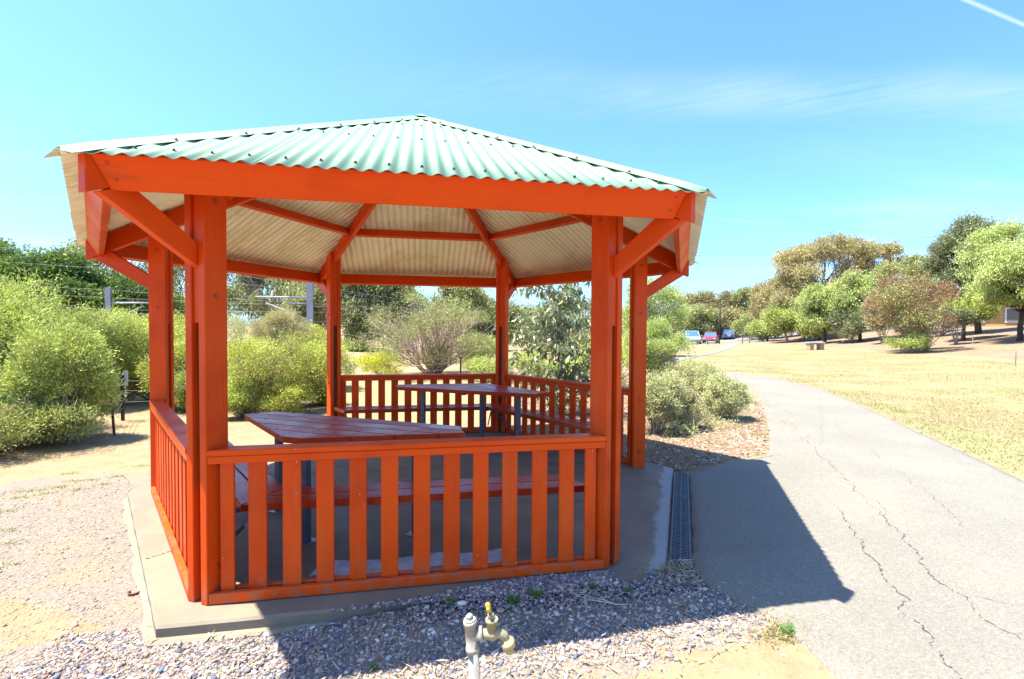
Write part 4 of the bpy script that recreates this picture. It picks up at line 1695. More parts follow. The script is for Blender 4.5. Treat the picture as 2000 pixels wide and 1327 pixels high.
pts, rng = scatter(_lawn_near, 150000, 17, lawn_keep)
gr = fbm(pts[:, 0] * 0.8 + 9, pts[:, 1] * 0.8, 3)
PR = np.array(PATH_R)
dpath = np.min(np.hypot(pts[:, None, 0] - resample(PATH_R, 60)[None, :, 0], pts[:, None, 1] - resample(PATH_R, 60)[None, :, 1]), axis=1)
green = (rng.random(len(pts)) < np.clip((gr - 0.44) * 4, 0, 0.6) + 0.75 * np.exp(-((dpath - 0.55) / 0.35) ** 2) * (gr > 0.42))
tint = np.where(green, 1.0, rng.uniform(0.0, 0.78, len(pts)))
ok = dpath > 0.12
P3 = pts[ok]
tag(blades('grass', P3, 0.020, 0.012, rng, 'grass_dry', tint=tint[ok]), 'short dry yellow lawn grass beside the path', kind='stuff')


# clumps of green weeds in the sand at the left and along the path edge
def tufts(name, centres, per, spread, h, w, seed, mat, lo, hi, label):
    rng = np.random.default_rng(seed)
    P = np.concatenate([np.array(c[:2])[None] + rng.normal(0, spread, (per, 2)) * np.array([1.6, 0.8]) for c in centres])
    tag(blades(name, P, h, w, rng, mat, lo, hi, 0.8), label, kind='stuff')


tufts('ground_cover', [on_ground(px, py) for px, py in ((40, 972), (45, 960), (75, 958), (88, 965), (120, 952), (145, 940), (180, 938), (200, 947), (150, 958), (227, 932), (10, 1038), (15, 1062), (12, 1105), (5, 1000), (140, 925), (275, 910))],
      80, 0.032, 0.014, 0.009, 21, 'grass_dry', 0.95, 1.0, 'small patches of green weeds in the sandy ground at left')
tufts('ground_cover', [on_ground(px, py) for px, py in ((1450, 830), (1470, 790), (1466, 775), (1478, 850), (1480, 888), (1500, 822), (1462, 815), (1350, 895), (1329, 916), (1535, 1232), (1530, 1245), (1880, 760), (1640, 790))],
      110, 0.05, 0.02, 0.009, 22, 'grass_dry', 0.9, 1.0, 'green weeds growing along the edges of the asphalt path')
tufts('dry_grass', [on_ground(px, py) for px, py in ((1330, 1112), (1345, 1120), (1310, 1118), (1520, 1225), (1545, 1240), (200, 850), (240, 835), (270, 825), (180, 865))],
      200, 0.05, 0.035, 0.004, 23, 'grass_dry', 0.3, 0.75, 'wisps of dry grass at the slab corner and under the wire fence')


# single weeds and larger stones on the gravel
def weed(px, py, r, label, seed):
    rnd = random.Random(seed)
    c = on_ground(px, py)
    vs, tn = [], []
    for j in range(16):
        a = j * 2.4 + rnd.uniform(-0.3, 0.3)
        ln = r * rnd.uniform(0.6, 1.1)
        el = rnd.uniform(0.25, 0.9)
        for q_ in range(3):
            t = 0.45 + 0.27 * q_
            b = c + np.array([cos(a) * cos(el), sin(a) * cos(el), sin(el)]) * ln * t + np.array([0, 0, 0.006])
            for sg in (-1, 1):
                a2 = a + sg * 0.8
                e_ = np.array([cos(a2), sin(a2), 0.25]) * ln * 0.36
                s_ = np.array([-sin(a2), cos(a2), 0.0]) * ln * 0.11
                vs += [b, b + e_ * 0.5 + s_, b + e_, b + e_ * 0.5 - s_]
                tn.append(rnd.random())
        # midrib
        e_ = np.array([cos(a) * cos(el), sin(a) * cos(el), sin(el)]) * ln
        s_ = np.array([-sin(a), cos(a), 0]) * 0.0018
        vs += [c - s_, c + s_, c + e_ + s_, c + e_ - s_]
        tn.append(0.3)
    tag(raw_mesh('weed', np.array(vs), 4, 'weed_green', tn), label, 'weed', 'green weeds in the front gravel')


for (px, py, r, lab, sd_) in (
        (1002, 1178, 0.040, 'feathery green weed in the gravel just right of the tap handle', 1),
        (1045, 1166, 0.038, 'spreading green weed right of the tap, close to the slab edge', 2),
        (880, 1180, 0.034, 'green weed in the gravel immediately left of the big white stone', 3),
        (1158, 1149, 0.030, 'green weed beside the dry pale stalk on the gravel', 4),
        (1228, 1156, 0.024, 'tiny green weed near the right corner of the slab', 5),
        (730, 1308, 0.024, 'tiny green weed at the lower edge of the shaded gravel', 6),
        (1535, 1236, 0.040, 'upright yellowish weed at the broken edge of the asphalt', 7)):
    weed(px, py, r, lab, sd_)


def rock(px, py, s, label, tint, seed, lift=0.3):
    rng = np.random.default_rng(seed)
    c = on_ground(px, py)
    V = ICO_V * (np.array([1.25, 0.85, 0.7]) * s) * (1 + rng.uniform(-0.2, 0.2, (12, 1)))
    V = V + c + np.array([0, 0, s * lift])
    o = indexed_mesh('stone', V, ICO_F, 'pebble', np.full(20, tint))
    b = o.modifiers.new('bevel', 'BEVEL')
    b.width = s * 0.16
    b.segments = 2
    tag(o, label, 'stone', 'larger loose stones on the gravel')


rock(903, 1181, 0.024, 'blocky white stone on the gravel, left of the tap handle', 0.99, 31)
rock(1010, 1152, 0.009, 'small white stone close under the bottom rail, right of the tap', 0.99, 32)
rock(1325, 1126, 0.017, 'rounded pinkish stone at the end of the drain grate, left one', 0.90, 33)
rock(1341, 1121, 0.017, 'rounded pinkish stone at the end of the drain grate, right one', 0.90, 34)
rock(705, 1291, 0.017, 'tan stone low in the shaded gravel, left of a pair', 0.82, 35)
rock(725, 1291, 0.013, 'tan stone low in the shaded gravel, right of a pair', 0.86, 36)
rock(893, 1215, 0.014, 'pinkish white pebble behind the standpipe', 0.93, 37)
rock(1148, 1215, 0.012, 'pale rounded pebble in the middle of the shaded gravel', 0.9, 38)
rock(434, 1236, 0.012, 'rust coloured stone at the left of the shaded gravel', 0.45, 39)
mb = MB()
P = [on_ground(px, py, 0.008) for px, py in ((1110, 1153), (1118, 1157), (1128, 1164), (1150, 1172), (1180, 1176), (1205, 1181), (1226, 1181))]
mb.tube(P, [0.0015, 0.002, 0.0025, 0.0028, 0.003, 0.0035, 0.004], 6)
P = [on_ground(px, py, 0.012) for px, py in ((1126, 1162), (1140, 1161), (1158, 1168), (1176, 1171), (1200, 1179))]
mb.tube(P, 0.0018, 6)
P = [on_ground(px, py, 0.010) for px, py in ((1112, 1160), (1122, 1153), (1140, 1152), (1160, 1153))]
mb.tube(P, 0.0014, 6)
tag(mb.build('dry_stalk', simple('straw', (0.55, 0.47, 0.30), 0.7)), 'pale dry forked stalk lying on the gravel by the slab', 'stalk')
# curved terracotta shard by the broken footing
c = on_ground(262, 1160)
mb = MB()
vs = []
for j in range(9):
    a = radians(150 + j * 26)
    for r in (0.026, 0.031):
        vs += [(c[0] + r * cos(a), c[1] + r * sin(a), c[2] - 0.01), (c[0] + r * cos(a), c[1] + r * sin(a), c[2] + 0.015)]
fs = []
for j in range(8):
    o = j * 4
    fs += [(o, o + 1, o + 5, o + 4), (o + 2, o + 6, o + 7, o + 3), (o + 1, o + 3, o + 7, o + 5)]
mb.add(vs, fs)
tag(mb.build('pipe_end', 'terracotta'), 'broken brown pipe end in the ground at the left footing', 'pipe')


# ------------------------------------------------------------------ foliage
def unit(v):
    return v / (np.linalg.norm(v, axis=-1, keepdims=True) + 1e-9)


def leaf_cloud(lumps, n_spray, per, ll, lw, rng, shell=0.28, out_w=1.0, up_w=0.35, jit=0.55, spread=1.0, droop=0.0, low_cut=-0.35, ragged=0.22, tint_bias=0.0, inner=0.12):
    """lumps: (cx,cy,cz,rx,ry,rz,tint). Sprays of leaves spread through the outer part of each lump."""
    L = np.array([l[:6] for l in lumps], float)
    T = np.array([l[6] if len(l) > 6 else 0.5 for l in lumps], float)
    area = (L[:, 3] * L[:, 4] + L[:, 4] * L[:, 5] + L[:, 3] * L[:, 5])
    cnt = np.maximum(1, (n_spray * area / area.sum()).astype(int))
    Cs, Ds, Ts = [], [], []
    for i, c in enumerate(cnt):
        d = unit(rng.normal(0, 1, (int(c * 1.5), 3)))
        d = d[d[:, 2] > low_cut - 0.3 * rng.random(len(d))][:c]
        rad = 1 - np.abs(rng.normal(0, shell, len(d)))
        rad = np.where(rng.random(len(d)) < inner, rng.uniform(0.3, 0.9, len(d)), rad)
        # uneven outline: low frequency swelling of the lump
        sw = ragged * (np.sin(d[:, 0] * 5.1 + i) * np.sin(d[:, 1] * 4.7 + 2 * i) + 0.6 * np.sin(d[:, 2] * 9.3 + 3 * i + d[:, 0] * 7))
        rad = np.clip(rad + sw * 0.7, 0.1, 1.35)
        p = L[i, :3] + d * L[i, 3:6] * rad[:, None]
        Cs.append(p)
        Ds.append(unit(d / L[i, 3:6]))
        Ts.append(np.full(len(d), T[i]) + sw * 0.5)
    Cn, Dn, Tn = np.concatenate(Cs), np.concatenate(Ds), np.concatenate(Ts)
    n = len(Cn)
    ax = unit(Dn * out_w + np.array([0, 0, up_w - droop]) + rng.normal(0, jit, (n, 3)))
    st = rng.normal(0, 0.13, n)
    # clumps
    Cr = np.repeat(Cn, per, 0)
    A = np.repeat(ax, per, 0)
    m = n * per
    off = rng.normal(0, 1, (m, 3)) * ll * spread * 0.9
    base = Cr + off
    la = unit(A + rng.normal(0, 0.45, (m, 3)))
    le = ll * np.exp(rng.normal(0, 0.28, m))
    wv = unit(np.cross(la, rng.normal(0, 1, (m, 3))))
    w = lw * rng.uniform(0.7, 1.3, m)
    tip = base + la * le[:, None]
    mid = base + la * (le * 0.45)[:, None]
    V = np.stack([base, mid - wv * w[:, None] / 2, tip, mid + wv * w[:, None] / 2], 1).reshape(-1, 3)
    tint = np.clip(np.repeat(Tn + st, per) + rng.normal(0, 0.16, m) + tint_bias, 0, 1)
    return V, tint


def limb_pts(p0, p1, rnd, n=5, wob=0.08, sag=0.0):
    p0, p1 = np.array(p0, float), np.array(p1, float)
    L = np.linalg.norm(p1 - p0)
    P = []
    for j in range(n + 1):
        t = j / n
        o = np.array([rnd.uniform(-1, 1), rnd.uniform(-1, 1), rnd.uniform(-1, 1)]) * wob * L * (sin(pi * t) if t < 1 else 0)
        P.append(p0 + (p1 - p0) * t + o + np.array([0, 0, sag * L * sin(pi * t)]))
    return P


def lumps_box(base, w, dpt_, z0, z1, n, rnd, rs=0.28, tint=0.5, tv=0.12, dome=True, squash=0.85):
    """lumps of foliage filling an ellipsoidal crown; more of them near its surface"""
    L = []
    cz, hz = (z0 + z1) / 2, (z1 - z0) / 2
    for j in range(n):
        while True:
            v = np.array([rnd.uniform(-1, 1), rnd.uniform(-1, 1), rnd.uniform(-1, 1)])
            r_ = np.linalg.norm(v)
            if 0.25 < r_ < 1:
                break
        v = v / r_ * (r_ ** 0.5)
        s = rs * (rnd.uniform(0.45, 0.8) if rnd.random() < 0.45 else rnd.uniform(0.85, 1.35))
        k = 1 - s * 0.5
        if dome and v[2] < 0:
            v[2] *= 0.9
        c = (base[0] + v[0] * w / 2 * k, base[1] + v[1] * dpt_ / 2 * k, cz + v[2] * hz * k)
        L.append((*c, w / 2 * s * 1.15, dpt_ / 2 * s * 1.15, hz * s * 1.25 * squash, tint + rnd.uniform(-tv, tv)))
    return L


PLANTS = []


def plant(name, label, cat, base, lumps, leaf, bark_, n_spray, per, ll, lw, seed, trunk_r=0.1, trunk_top=None, group=None, stems=1, limb_r=0.3, wob=0.10, limbs=True, trunk_name='trunk', extra=None, **kw):
    rng = np.random.default_rng(seed)
    rnd = random.Random(seed)
    root = empty(name, tuple(base))
    tag(root, label, cat, group)
    b = np.array(base)
    V, tint = leaf_cloud(lumps, n_spray, per, ll, lw, rng, **kw)
    V = V - b
    # nothing grows below the ground
    raw_mesh('crown', V, 4, leaf, tint, root)
    mb = MB()
    cen = np.mean([l[:3] for l in lumps], axis=0)
    tt = np.array(trunk_top) if trunk_top is not None else b * 0.55 + cen * 0.45
    if stems == 1:
        P = limb_pts(b - np.array([0, 0, 0.15]), tt, rnd, 5, 0.04)
        mb.tube([p - b for p in P], list(np.linspace(trunk_r, trunk_r * 0.7, 6)), 8)
        starts = [tt]
    else:
        starts = [b + np.array([rnd.uniform(-1, 1) * trunk_r, rnd.uniform(-1, 1) * trunk_r, -0.05]) for _ in range(stems)]
    if limbs:
        for l in lumps:
            st = starts[rnd.randrange(len(starts))] if stems > 1 else tt
            e = np.array(l[:3])
            P = limb_pts(st, e, rnd, 5, wob, 0.06)
            r = trunk_r * limb_r
            mb.tube([p - b for p in P], list(np.linspace(r, r * 0.25, 6)), 6)
            for q_ in range(3):
                j = rnd.randrange(2, 5)
                e2 = e + np.array([rnd.uniform(-1, 1) * l[3], rnd.uniform(-1, 1) * l[4], rnd.uniform(-0.4, 1) * l[5]]) * 0.9
                P2 = limb_pts(P[j], e2, rnd, 4, wob, 0.04)
                mb.tube([p - b for p in P2], list(np.linspace(r * 0.5, r * 0.1, 5)), 5)
    if extra is not None:
        extra(mb, b, rnd)
    mb.build(trunk_name, bark_, root)
    PLANTS.append(root)
    return root


def box_from_px(px0, px1, py0, py1, depth, thick=1.0):
    """world extent of a crown seen in a pixel box at a depth: centre on the ground, width, z range"""
    pc = (px0 + px1) / 2
    c = at(pc, depth)
    w = (px1 - px0) / FPX * depth * 1.02
    return c, w, w * thick, z_at(pc, py1, depth), z_at(pc, py0, depth)


def easy(name, label, cat, px0, px1, py0, py1, depth, leaf, bark_, n_l, rs, n_spray, per, ll, lw, seed, base_px=None, thick=0.9, tint=0.5, tv=0.12, trunk_r=0.1, group=None, trunk_top_py=None, squash=0.85, **kw):
    rnd = random.Random(seed * 7 + 1)
    c, w, d, z0, z1 = box_from_px(px0, px1, py0, py1, depth, thick)
    z0 = max(z0, c[2] - 0.05 * 0)
    L = lumps_box(c, w, d, z0, z1, int(n_l * 2.0), rnd, rs * 0.78, tint, max(tv, 0.2), squash=squash)
    b = at(base_px, depth) if base_px is not None else c
    tt = None
    if trunk_top_py is not None:
        tt = np.array([c[0] * 0.6 + b[0] * 0.4, c[1] * 0.6 + b[1] * 0.4, z_at(pc_(px0, px1), trunk_top_py, depth)])
    return plant(name, label, cat, b, L, leaf, bark_, n_spray, per, ll, lw, seed, trunk_r=trunk_r, trunk_top=tt, group=group, **kw)


def pc_(a, b):
    return (a + b) / 2


FINE = dict(shell=0.22, out_w=1.0, up_w=0.55, jit=0.55, ragged=0.30, inner=0.25)
BG = 'bushes behind the wire fence'
# big rounded bush filling the left edge
easy('shrub', 'largest lime green bush, filling the left edge of the picture', 'bush', -240, 88, 528, 870, 6.6, 'leaf_olive', 'grey_twig', 30, 0.36, 14000, 6, 0.055, 0.011, 101, tint=0.62, trunk_r=0.10, stems=5, limb_r=0.25, group=BG, **FINE)
easy('shrub', 'fluffy yellow green bush drooping to the ground, right of the largest bush', 'bush', 15, 188, 640, 895, 6.3, 'leaf_olive', 'grey_twig', 20, 0.38, 9000, 6, 0.050, 0.010, 102, tint=0.66, trunk_r=0.08, stems=4, limb_r=0.25, group=BG, **FINE)
easy('shrub', 'low dark shaded bush at the foot of the largest bush', 'bush', -160, 150, 770, 905, 5.9, 'leaf_olive', 'grey_twig', 16, 0.36, 5000, 6, 0.045, 0.010, 103, tint=0.42, trunk_r=0.06, stems=4, limb_r=0.25, **FINE)
easy('shrub', 'tan and green bush behind the leaning rusty picket', 'bush', 70, 262, 590, 815, 9.0, 'leaf_olive', 'grey_twig', 20, 0.36, 6500, 6, 0.055, 0.013, 104, tint=0.5, trunk_r=0.08, stems=4, group=BG, **FINE)
easy('shrub', 'bright yellow green bush seen left of the corner post', 'bush', 178, 425, 612, 815, 10.2, 'leaf_lime', 'grey_twig', 22, 0.34, 7500, 6, 0.055, 0.014, 105, tint=0.68, trunk_r=0.08, stems=4, group=BG, **FINE)
easy('shrub', 'big rounded lime bush framed between the two left front posts', 'bush', 440, 645, 642, 812, 8.8, 'leaf_lime', 'grey_twig', 24, 0.36, 10000, 6, 0.046, 0.012, 106, tint=0.52, trunk_r=0.08, stems=4, group=BG, **FINE)
easy('shrub', 'small pale rounded bush low beside the nearer table', 'bush', 425, 520, 738, 815, 8.2, 'leaf_olive', 'grey_twig', 9, 0.42, 3600, 6, 0.040, 0.010, 107, tint=0.7, trunk_r=0.05, stems=3, group=BG, **FINE)
easy('shrub', 'brown grey dry domed bush rising behind the lime bush', 'bush', 500, 612, 606, 690, 11.5, 'leaf_tan', 'grey_twig', 10, 0.42, 4500, 6, 0.05, 0.010, 108, tint=0.45, trunk_r=0.06, stems=4, group=BG, **FINE)
easy('shrub', 'pale sparse twiggy bush against the white horizon', 'bush', 425, 525, 618, 740, 12.5, 'leaf_tan', 'grey_twig', 9, 0.38, 1800, 5, 0.06, 0.010, 109, tint=0.75, trunk_r=0.06, stems=5, group=BG, **FINE)
easy('shrub', 'lime bush behind the post at the far left corner of the shelter', 'bush', 560, 690, 640, 770, 12.0, 'leaf_lime', 'grey_twig', 10, 0.4, 4000, 6, 0.055, 0.014, 110, tint=0.6, trunk_r=0.06, stems=4, group=BG, **FINE)
easy('shrub', 'dense green bush behind the front left post', 'bush', 290, 400, 660, 815, 9.0, 'leaf_lime', 'grey_twig', 10, 0.42, 3500, 6, 0.05, 0.013, 111, tint=0.5, trunk_r=0.06, stems=4, group=BG, **FINE)

easy('shrub', 'low olive bush just beyond the two fence pickets', 'bush', 175, 300, 715, 815, 9.4, 'leaf_olive', 'grey_twig', 9, 0.42, 3000, 6, 0.045, 0.012, 112, tint=0.5, trunk_r=0.05, stems=4, group=BG, **FINE)
easy('shrub', 'low shaded bush at the left foot of the back left post', 'bush', 585, 668, 720, 812, 9.6, 'leaf_lime', 'grey_twig', 9, 0.42, 2600, 6, 0.045, 0.012, 113, tint=0.35, trunk_r=0.05, stems=4, group=BG, **FINE)
easy('shrub', 'low yellowish bush at the foot of the big lime bush', 'bush', 500, 600, 745, 815, 8.3, 'leaf_lime', 'grey_twig', 9, 0.42, 2600, 6, 0.042, 0.011, 114, tint=0.55, trunk_r=0.05, stems=4, group=BG, **FINE)
easy('shrub', 'olive bush seen between corner post and front left post', 'bush', 320, 440, 720, 815, 8.8, 'leaf_olive', 'grey_twig', 9, 0.42, 2800, 6, 0.045, 0.012, 115, tint=0.6, trunk_r=0.05, stems=4, group=BG, **FINE)
# trees beyond the railway
TG = dict(shell=0.34, ragged=0.42, jit=0.7)
PG = 'dark feathery pines beyond the railway'
easy('pine_tree', 'tall dark green feathery pine at the left edge', 'tree', -120, 75, 458, 660, 30, 'leaf_pine', 'dark_bark', 18, 0.33, 5712, 6, 0.26, 0.09, 120, tint=0.5, trunk_r=0.25, group=PG, **TG)
easy('pine_tree', 'feathery dark pine right of the tall one, behind the bushes', 'tree', 50, 195, 505, 650, 31, 'leaf_pine', 'dark_bark', 16, 0.33, 4624, 6, 0.26, 0.09, 121, tint=0.55, trunk_r=0.25, group=PG, **TG)
easy('pine_tree', 'dark flat topped pine behind the left lattice mast', 'tree', 165, 330, 545, 640, 34, 'leaf_pine', 'dark_bark', 14, 0.33, 3536, 6, 0.26, 0.09, 122, tint=0.5, trunk_r=0.25, group=PG, **TG)
GD = dict(shell=0.36, out_w=0.3, up_w=0.0, droop=1.2, jit=0.45, ragged=0.45)
EG = 'gum trees on the horizon behind the shelter'
easy('gum_tree', 'sparse tall gum showing under the left roof corner', 'tree', 110, 310, 430, 600, 40, 'leaf_gum', 'gum_bark', 12, 0.26, 1800, 6, 0.32, 0.08, 123, tint=0.5, trunk_r=0.3, group=EG, **GD)
easy('gum_tree', 'gum tree seen between the two left hand posts', 'tree', 270, 440, 490, 660, 42, 'leaf_gum', 'gum_bark', 14, 0.28, 2600, 6, 0.32, 0.08, 124, tint=0.5, trunk_r=0.25, group=EG, **GD)
easy('gum_tree', 'drooping grey green gum seen beneath the roof, left of the thick mast', 'tree', 430, 600, 495, 630, 40, 'leaf_gum', 'gum_bark', 16, 0.26, 3200, 6, 0.32, 0.08, 125, tint=0.35, trunk_r=0.25, group=EG, **GD)
easy('gum_tree', 'open gum with pale forked trunk just right of the thick mast', 'tree', 570, 700, 490, 670, 38, 'leaf_gum', 'gum_bark', 14, 0.28, 2600, 6, 0.30, 0.08, 126, tint=0.55, trunk_r=0.22, group=EG, **GD)
easy('gum_tree', 'tall shady gum with dark trunk above the black mesh fence', 'tree', 650, 765, 505, 705, 34, 'leaf_gum', 'dark_bark', 18, 0.30, 4200, 6, 0.26, 0.08, 127, tint=0.35, trunk_r=0.2, group=EG, **GD)
easy('gum_tree', 'grey green gum standing left of the gap of sky', 'tree', 720, 830, 510, 695, 36, 'leaf_gum', 'gum_bark', 18, 0.30, 3800, 6, 0.26, 0.08, 128, tint=0.55, trunk_r=0.2, group=EG, **GD)
easy('gum_tree', 'rounded gum standing right of the gap of sky', 'tree', 840, 955, 535, 700, 36, 'leaf_gum', 'gum_bark', 20, 0.30, 4000, 6, 0.26, 0.08, 129, tint=0.75, trunk_r=0.2, group=EG, **GD)
easy('gum_tree', 'low gum tree beside the back right post', 'tree', 925, 1020, 575, 690, 38, 'leaf_gum', 'gum_bark', 14, 0.32, 2300, 6, 0.26, 0.08, 130, tint=0.5, trunk_r=0.2, group=EG, **GD)
easy('gum_tree', 'distant dark gum behind the broad leaved sapling', 'tree', 1000, 1250, 590, 700, 45, 'leaf_gum', 'gum_bark', 16, 0.28, 2600, 6, 0.34, 0.11, 131, tint=0.4, trunk_r=0.2, group=EG, **GD)

# twiggy many-stemmed shrub with reddish bare branches
def fan_stems(n, hgt, rad, r0):
    def f(mb, b, rnd):
        for j in range(n):
            a = rnd.uniform(0, 2 * pi)
            s = rad * rnd.uniform(0.25, 1.0)
            e = b + np.array([cos(a) * s, sin(a) * s, hgt * rnd.uniform(0.6, 1.0) * (1 - 0.25 * s / rad)])
            P = limb_pts(b, e, rnd, 6, 0.07, 0.02)
            mb.tube([p - b for p in P], list(np.linspace(r0 * rnd.uniform(0.6, 1), r0 * 0.2, 7)), 5)
            for q_ in range(6):
                k_ = rnd.randrange(1, 6)
                e2 = P[k_] + np.array([rnd.uniform(-1, 1), rnd.uniform(-1, 1), rnd.uniform(0.3, 1.3)]) * rad * 0.33
                P2 = limb_pts(P[k_], e2, rnd, 4, 0.10)
                mb.tube([p - b for p in P2], list(np.linspace(r0 * 0.35, r0 * 0.1, 5)), 4, cap=False)
                for w_ in range(3):
                    m_ = rnd.randrange(1, 4)
                    e3 = P2[m_] + np.array([rnd.uniform(-1, 1), rnd.uniform(-1, 1), rnd.uniform(0, 1.2)]) * rad * 0.16
                    mb.tube([p - b for p in limb_pts(P2[m_], e3, rnd, 2, 0.1)], [r0 * 0.14, r0 * 0.1, r0 * 0.06], 3, cap=False)
    return f


easy('shrub', 'many stemmed twiggy shrub with reddish bare branches behind the back railing', 'bush', 700, 975, 570, 730, 15.5, 'leaf_olive', 'twig_bark', 34, 0.24, 5200, 5, 0.075, 0.016, 140, base_px=850, tint=0.35, trunk_r=0.2, stems=6, limb_r=0.12, group=None, extra=fan_stems(26, 2.5, 2.2, 0.026), shell=0.4, ragged=0.3)
easy('shrub', 'bright yellow broom bush left of the twiggy shrub', 'bush', 690, 795, 692, 740, 15.0, 'leaf_yellow', 'grey_twig', 9, 0.4, 1800, 6, 0.06, 0.016, 141, tint=0.5, trunk_r=0.05, stems=3, **FINE)
easy('shrub', 'vivid green bush between twiggy shrub and back right post', 'bush', 885, 985, 655, 722, 17.0, 'leaf_bright', 'grey_twig', 9, 0.4, 1700, 6, 0.08, 0.022, 142, tint=0.75, trunk_r=0.05, stems=3, **FINE)
easy('shrub', 'small green bush low at the foot of the back right post', 'bush', 900, 1010, 700, 745, 13.5, 'leaf_olive', 'grey_twig', 8, 0.4, 1400, 6, 0.06, 0.015, 143, tint=0.6, trunk_r=0.05, stems=3, **FINE)
easy('shrub', 'green undergrowth clump beyond the black mesh fence', 'bush', 655, 720, 670, 712, 33, 'leaf_bright', 'grey_twig', 6, 0.45, 700, 6, 0.16, 0.05, 144, tint=0.6, trunk_r=0.05, stems=3, **FINE)
easy('shrub', 'grey green bush seen through the gap behind the sapling', 'bush', 1000, 1130, 680, 740, 14, 'leaf_olive', 'grey_twig', 9, 0.4, 1800, 6, 0.07, 0.018, 145, tint=0.6, trunk_r=0.05, stems=3, **FINE)
easy('shrub', 'pale bush right behind the sapling and the front right post', 'bush', 1110, 1260, 660, 760, 12, 'leaf_olive', 'grey_twig', 12, 0.4, 2800, 6, 0.06, 0.016, 146, tint=0.75, trunk_r=0.05, stems=3, **FINE)


# broad-leaved gum sapling: large separate sickle leaves
def sapling():
    base = at(1090, 8.3)
    root = empty('gum_sapling', tuple(base))
    tag(root, 'young gum sapling with large drooping sickle leaves behind the right railing', 'tree')
    rng = np.random.default_rng(150)
    rnd = random.Random(150)
    mb = MB()
    topz = z_at(1090, 560, 8.3)
    tw = []
    H = topz - base[2]
    trunk = limb_pts(base - np.array([0, 0, 0.1]), base + np.array([0.05, 0.1, H * 0.95]), rnd, 8, 0.05)
    mb.tube([p - base for p in trunk], list(np.linspace(0.03, 0.008, 9)), 7)
    for j in range(52):
        k_ = rnd.randrange(1, 9)
        a = rnd.uniform(0, 2 * pi)
        s = rnd.uniform(0.35, 0.92)
        e = trunk[k_] + np.array([cos(a) * s, sin(a) * s * 0.8, rnd.uniform(-0.05, 0.45)])
        P = limb_pts(trunk[k_], e, rnd, 5, 0.08, 0.05)
        mb.tube([p - base for p in P], list(np.linspace(0.010, 0.003, 6)), 5)
        for q_ in range(4):
            m_ = rnd.randrange(1, 6)
            e2 = P[m_] + np.array([rnd.uniform(-1, 1), rnd.uniform(-1, 1), rnd.uniform(-0.6, 0.6)]) * 0.24
            P2 = limb_pts(P[m_], e2, rnd, 3, 0.08)
            mb.tube([p - base for p in P2], 0.0025, 4)
            tw += P2[1:]
        tw += P[2:]
    mb.build('trunk', 'grey_twig', root)
    vs, fs, tn = [], [], []
    for p in tw:
        for q_ in range(4):
            d = np.array([rnd.gauss(0, 0.55), rnd.gauss(0, 0.55), -0.75 + rnd.gauss(0, 0.35)])
            d /= np.linalg.norm(d)
            w = np.cross(d, np.array([rnd.gauss(0, 1), rnd.gauss(0, 1), rnd.gauss(0, 0.4)]))
            w /= np.linalg.norm(w)
            L = rnd.uniform(0.09, 0.16)
            W = L * rnd.uniform(0.11, 0.17)
            cv_ = np.cross(d, w) * L * rnd.uniform(-0.15, 0.15)
            b = p - base + np.array([rnd.gauss(0, 0.03) for _ in range(3)])
            o = len(vs)
            vs += [b, b + d * L * 0.3 + w * W + cv_ * 0.6, b + d * L * 0.65 + w * W * 0.9 + cv_, b + d * L, b + d * L * 0.65 - w * W * 0.7 + cv_, b + d * L * 0.3 - w * W * 0.9 + cv_ * 0.6]
            fs.append((o, o + 1, o + 2, o + 3, o + 4, o + 5))
            t = min(1, max(0, rnd.gauss(0.5, 0.25)))
            tn.append(t)
    indexed_mesh('crown', np.array(vs), np.array(fs), 'leaf_sap', tn, root)


sapling()

# right of the shelter: pale tree, shrubs and saltbush by the path
easy('acacia_tree', 'pale airy light green tree just right of the shelter', 'tree', 1215, 1342, 545, 680, 15, 'leaf_bright', 'grey_twig', 18, 0.32, 3600, 6, 0.085, 0.020, 160, tint=0.6, trunk_r=0.07, shell=0.35, ragged=0.3)
easy('gum_tree', 'dark green gum low behind the pale airy tree', 'tree', 1262, 1335, 610, 680, 30, 'leaf_dark', 'dark_bark', 10, 0.35, 1500, 6, 0.18, 0.06, 161, tint=0.5, trunk_r=0.1, **TG)
easy('shrub', 'bright green shrub beside the rear right post, next to the parked cars', 'bush', 1225, 1338, 630, 745, 9.8, 'leaf_bright', 'grey_twig', 16, 0.36, 6500, 6, 0.045, 0.010, 162, tint=0.62, trunk_r=0.05, stems=5, **FINE)
SBG = 'silvery saltbushes on the bark bed'
for (a, b, c_, d_, dep, tn_, sd_, lab) in (
        (1240, 1330, 720, 830, 6.9, 0.62, 163, 'silver green saltbush touching the rear right post'),
        (1290, 1395, 700, 778, 9.2, 0.70, 164, 'silver green saltbush with lime shoots in the middle of the bed'),
        (1345, 1422, 718, 800, 8.6, 0.55, 165, 'grey saltbush with bare twigs facing the path'),
        (1375, 1460, 735, 812, 8.0, 0.78, 166, 'fresh green saltbush nearest the bend of the path'),
        (1300, 1380, 762, 838, 7.2, 0.35, 167, 'brownish half dead saltbush lowest on the bed')):
    easy('saltbush', lab, 'bush', a, b, c_, d_, dep, 'leaf_silver', 'grey_twig', 14, 0.36, 3400, 6, 0.030, 0.011, sd_, tint=tn_, tv=0.25, trunk_r=0.04, stems=6, group=SBG, shell=0.3, ragged=0.3)
rngu = np.random.default_rng(171)
LU = []
for (px, py) in ((1285, 835), (1310, 828), (1345, 822), (1380, 818), (1415, 812), (1440, 800), (1455, 785), (1400, 770), (1360, 760), (1300, 790), (1275, 800), (1330, 850), (1430, 775), (1385, 835)):
    g_c = on_ground(px, py)
    LU.append((g_c[0], g_c[1], g_c[2] + 0.05, 0.30, 0.26, 0.14, 0.45 + 0.45 * rngu.random()))
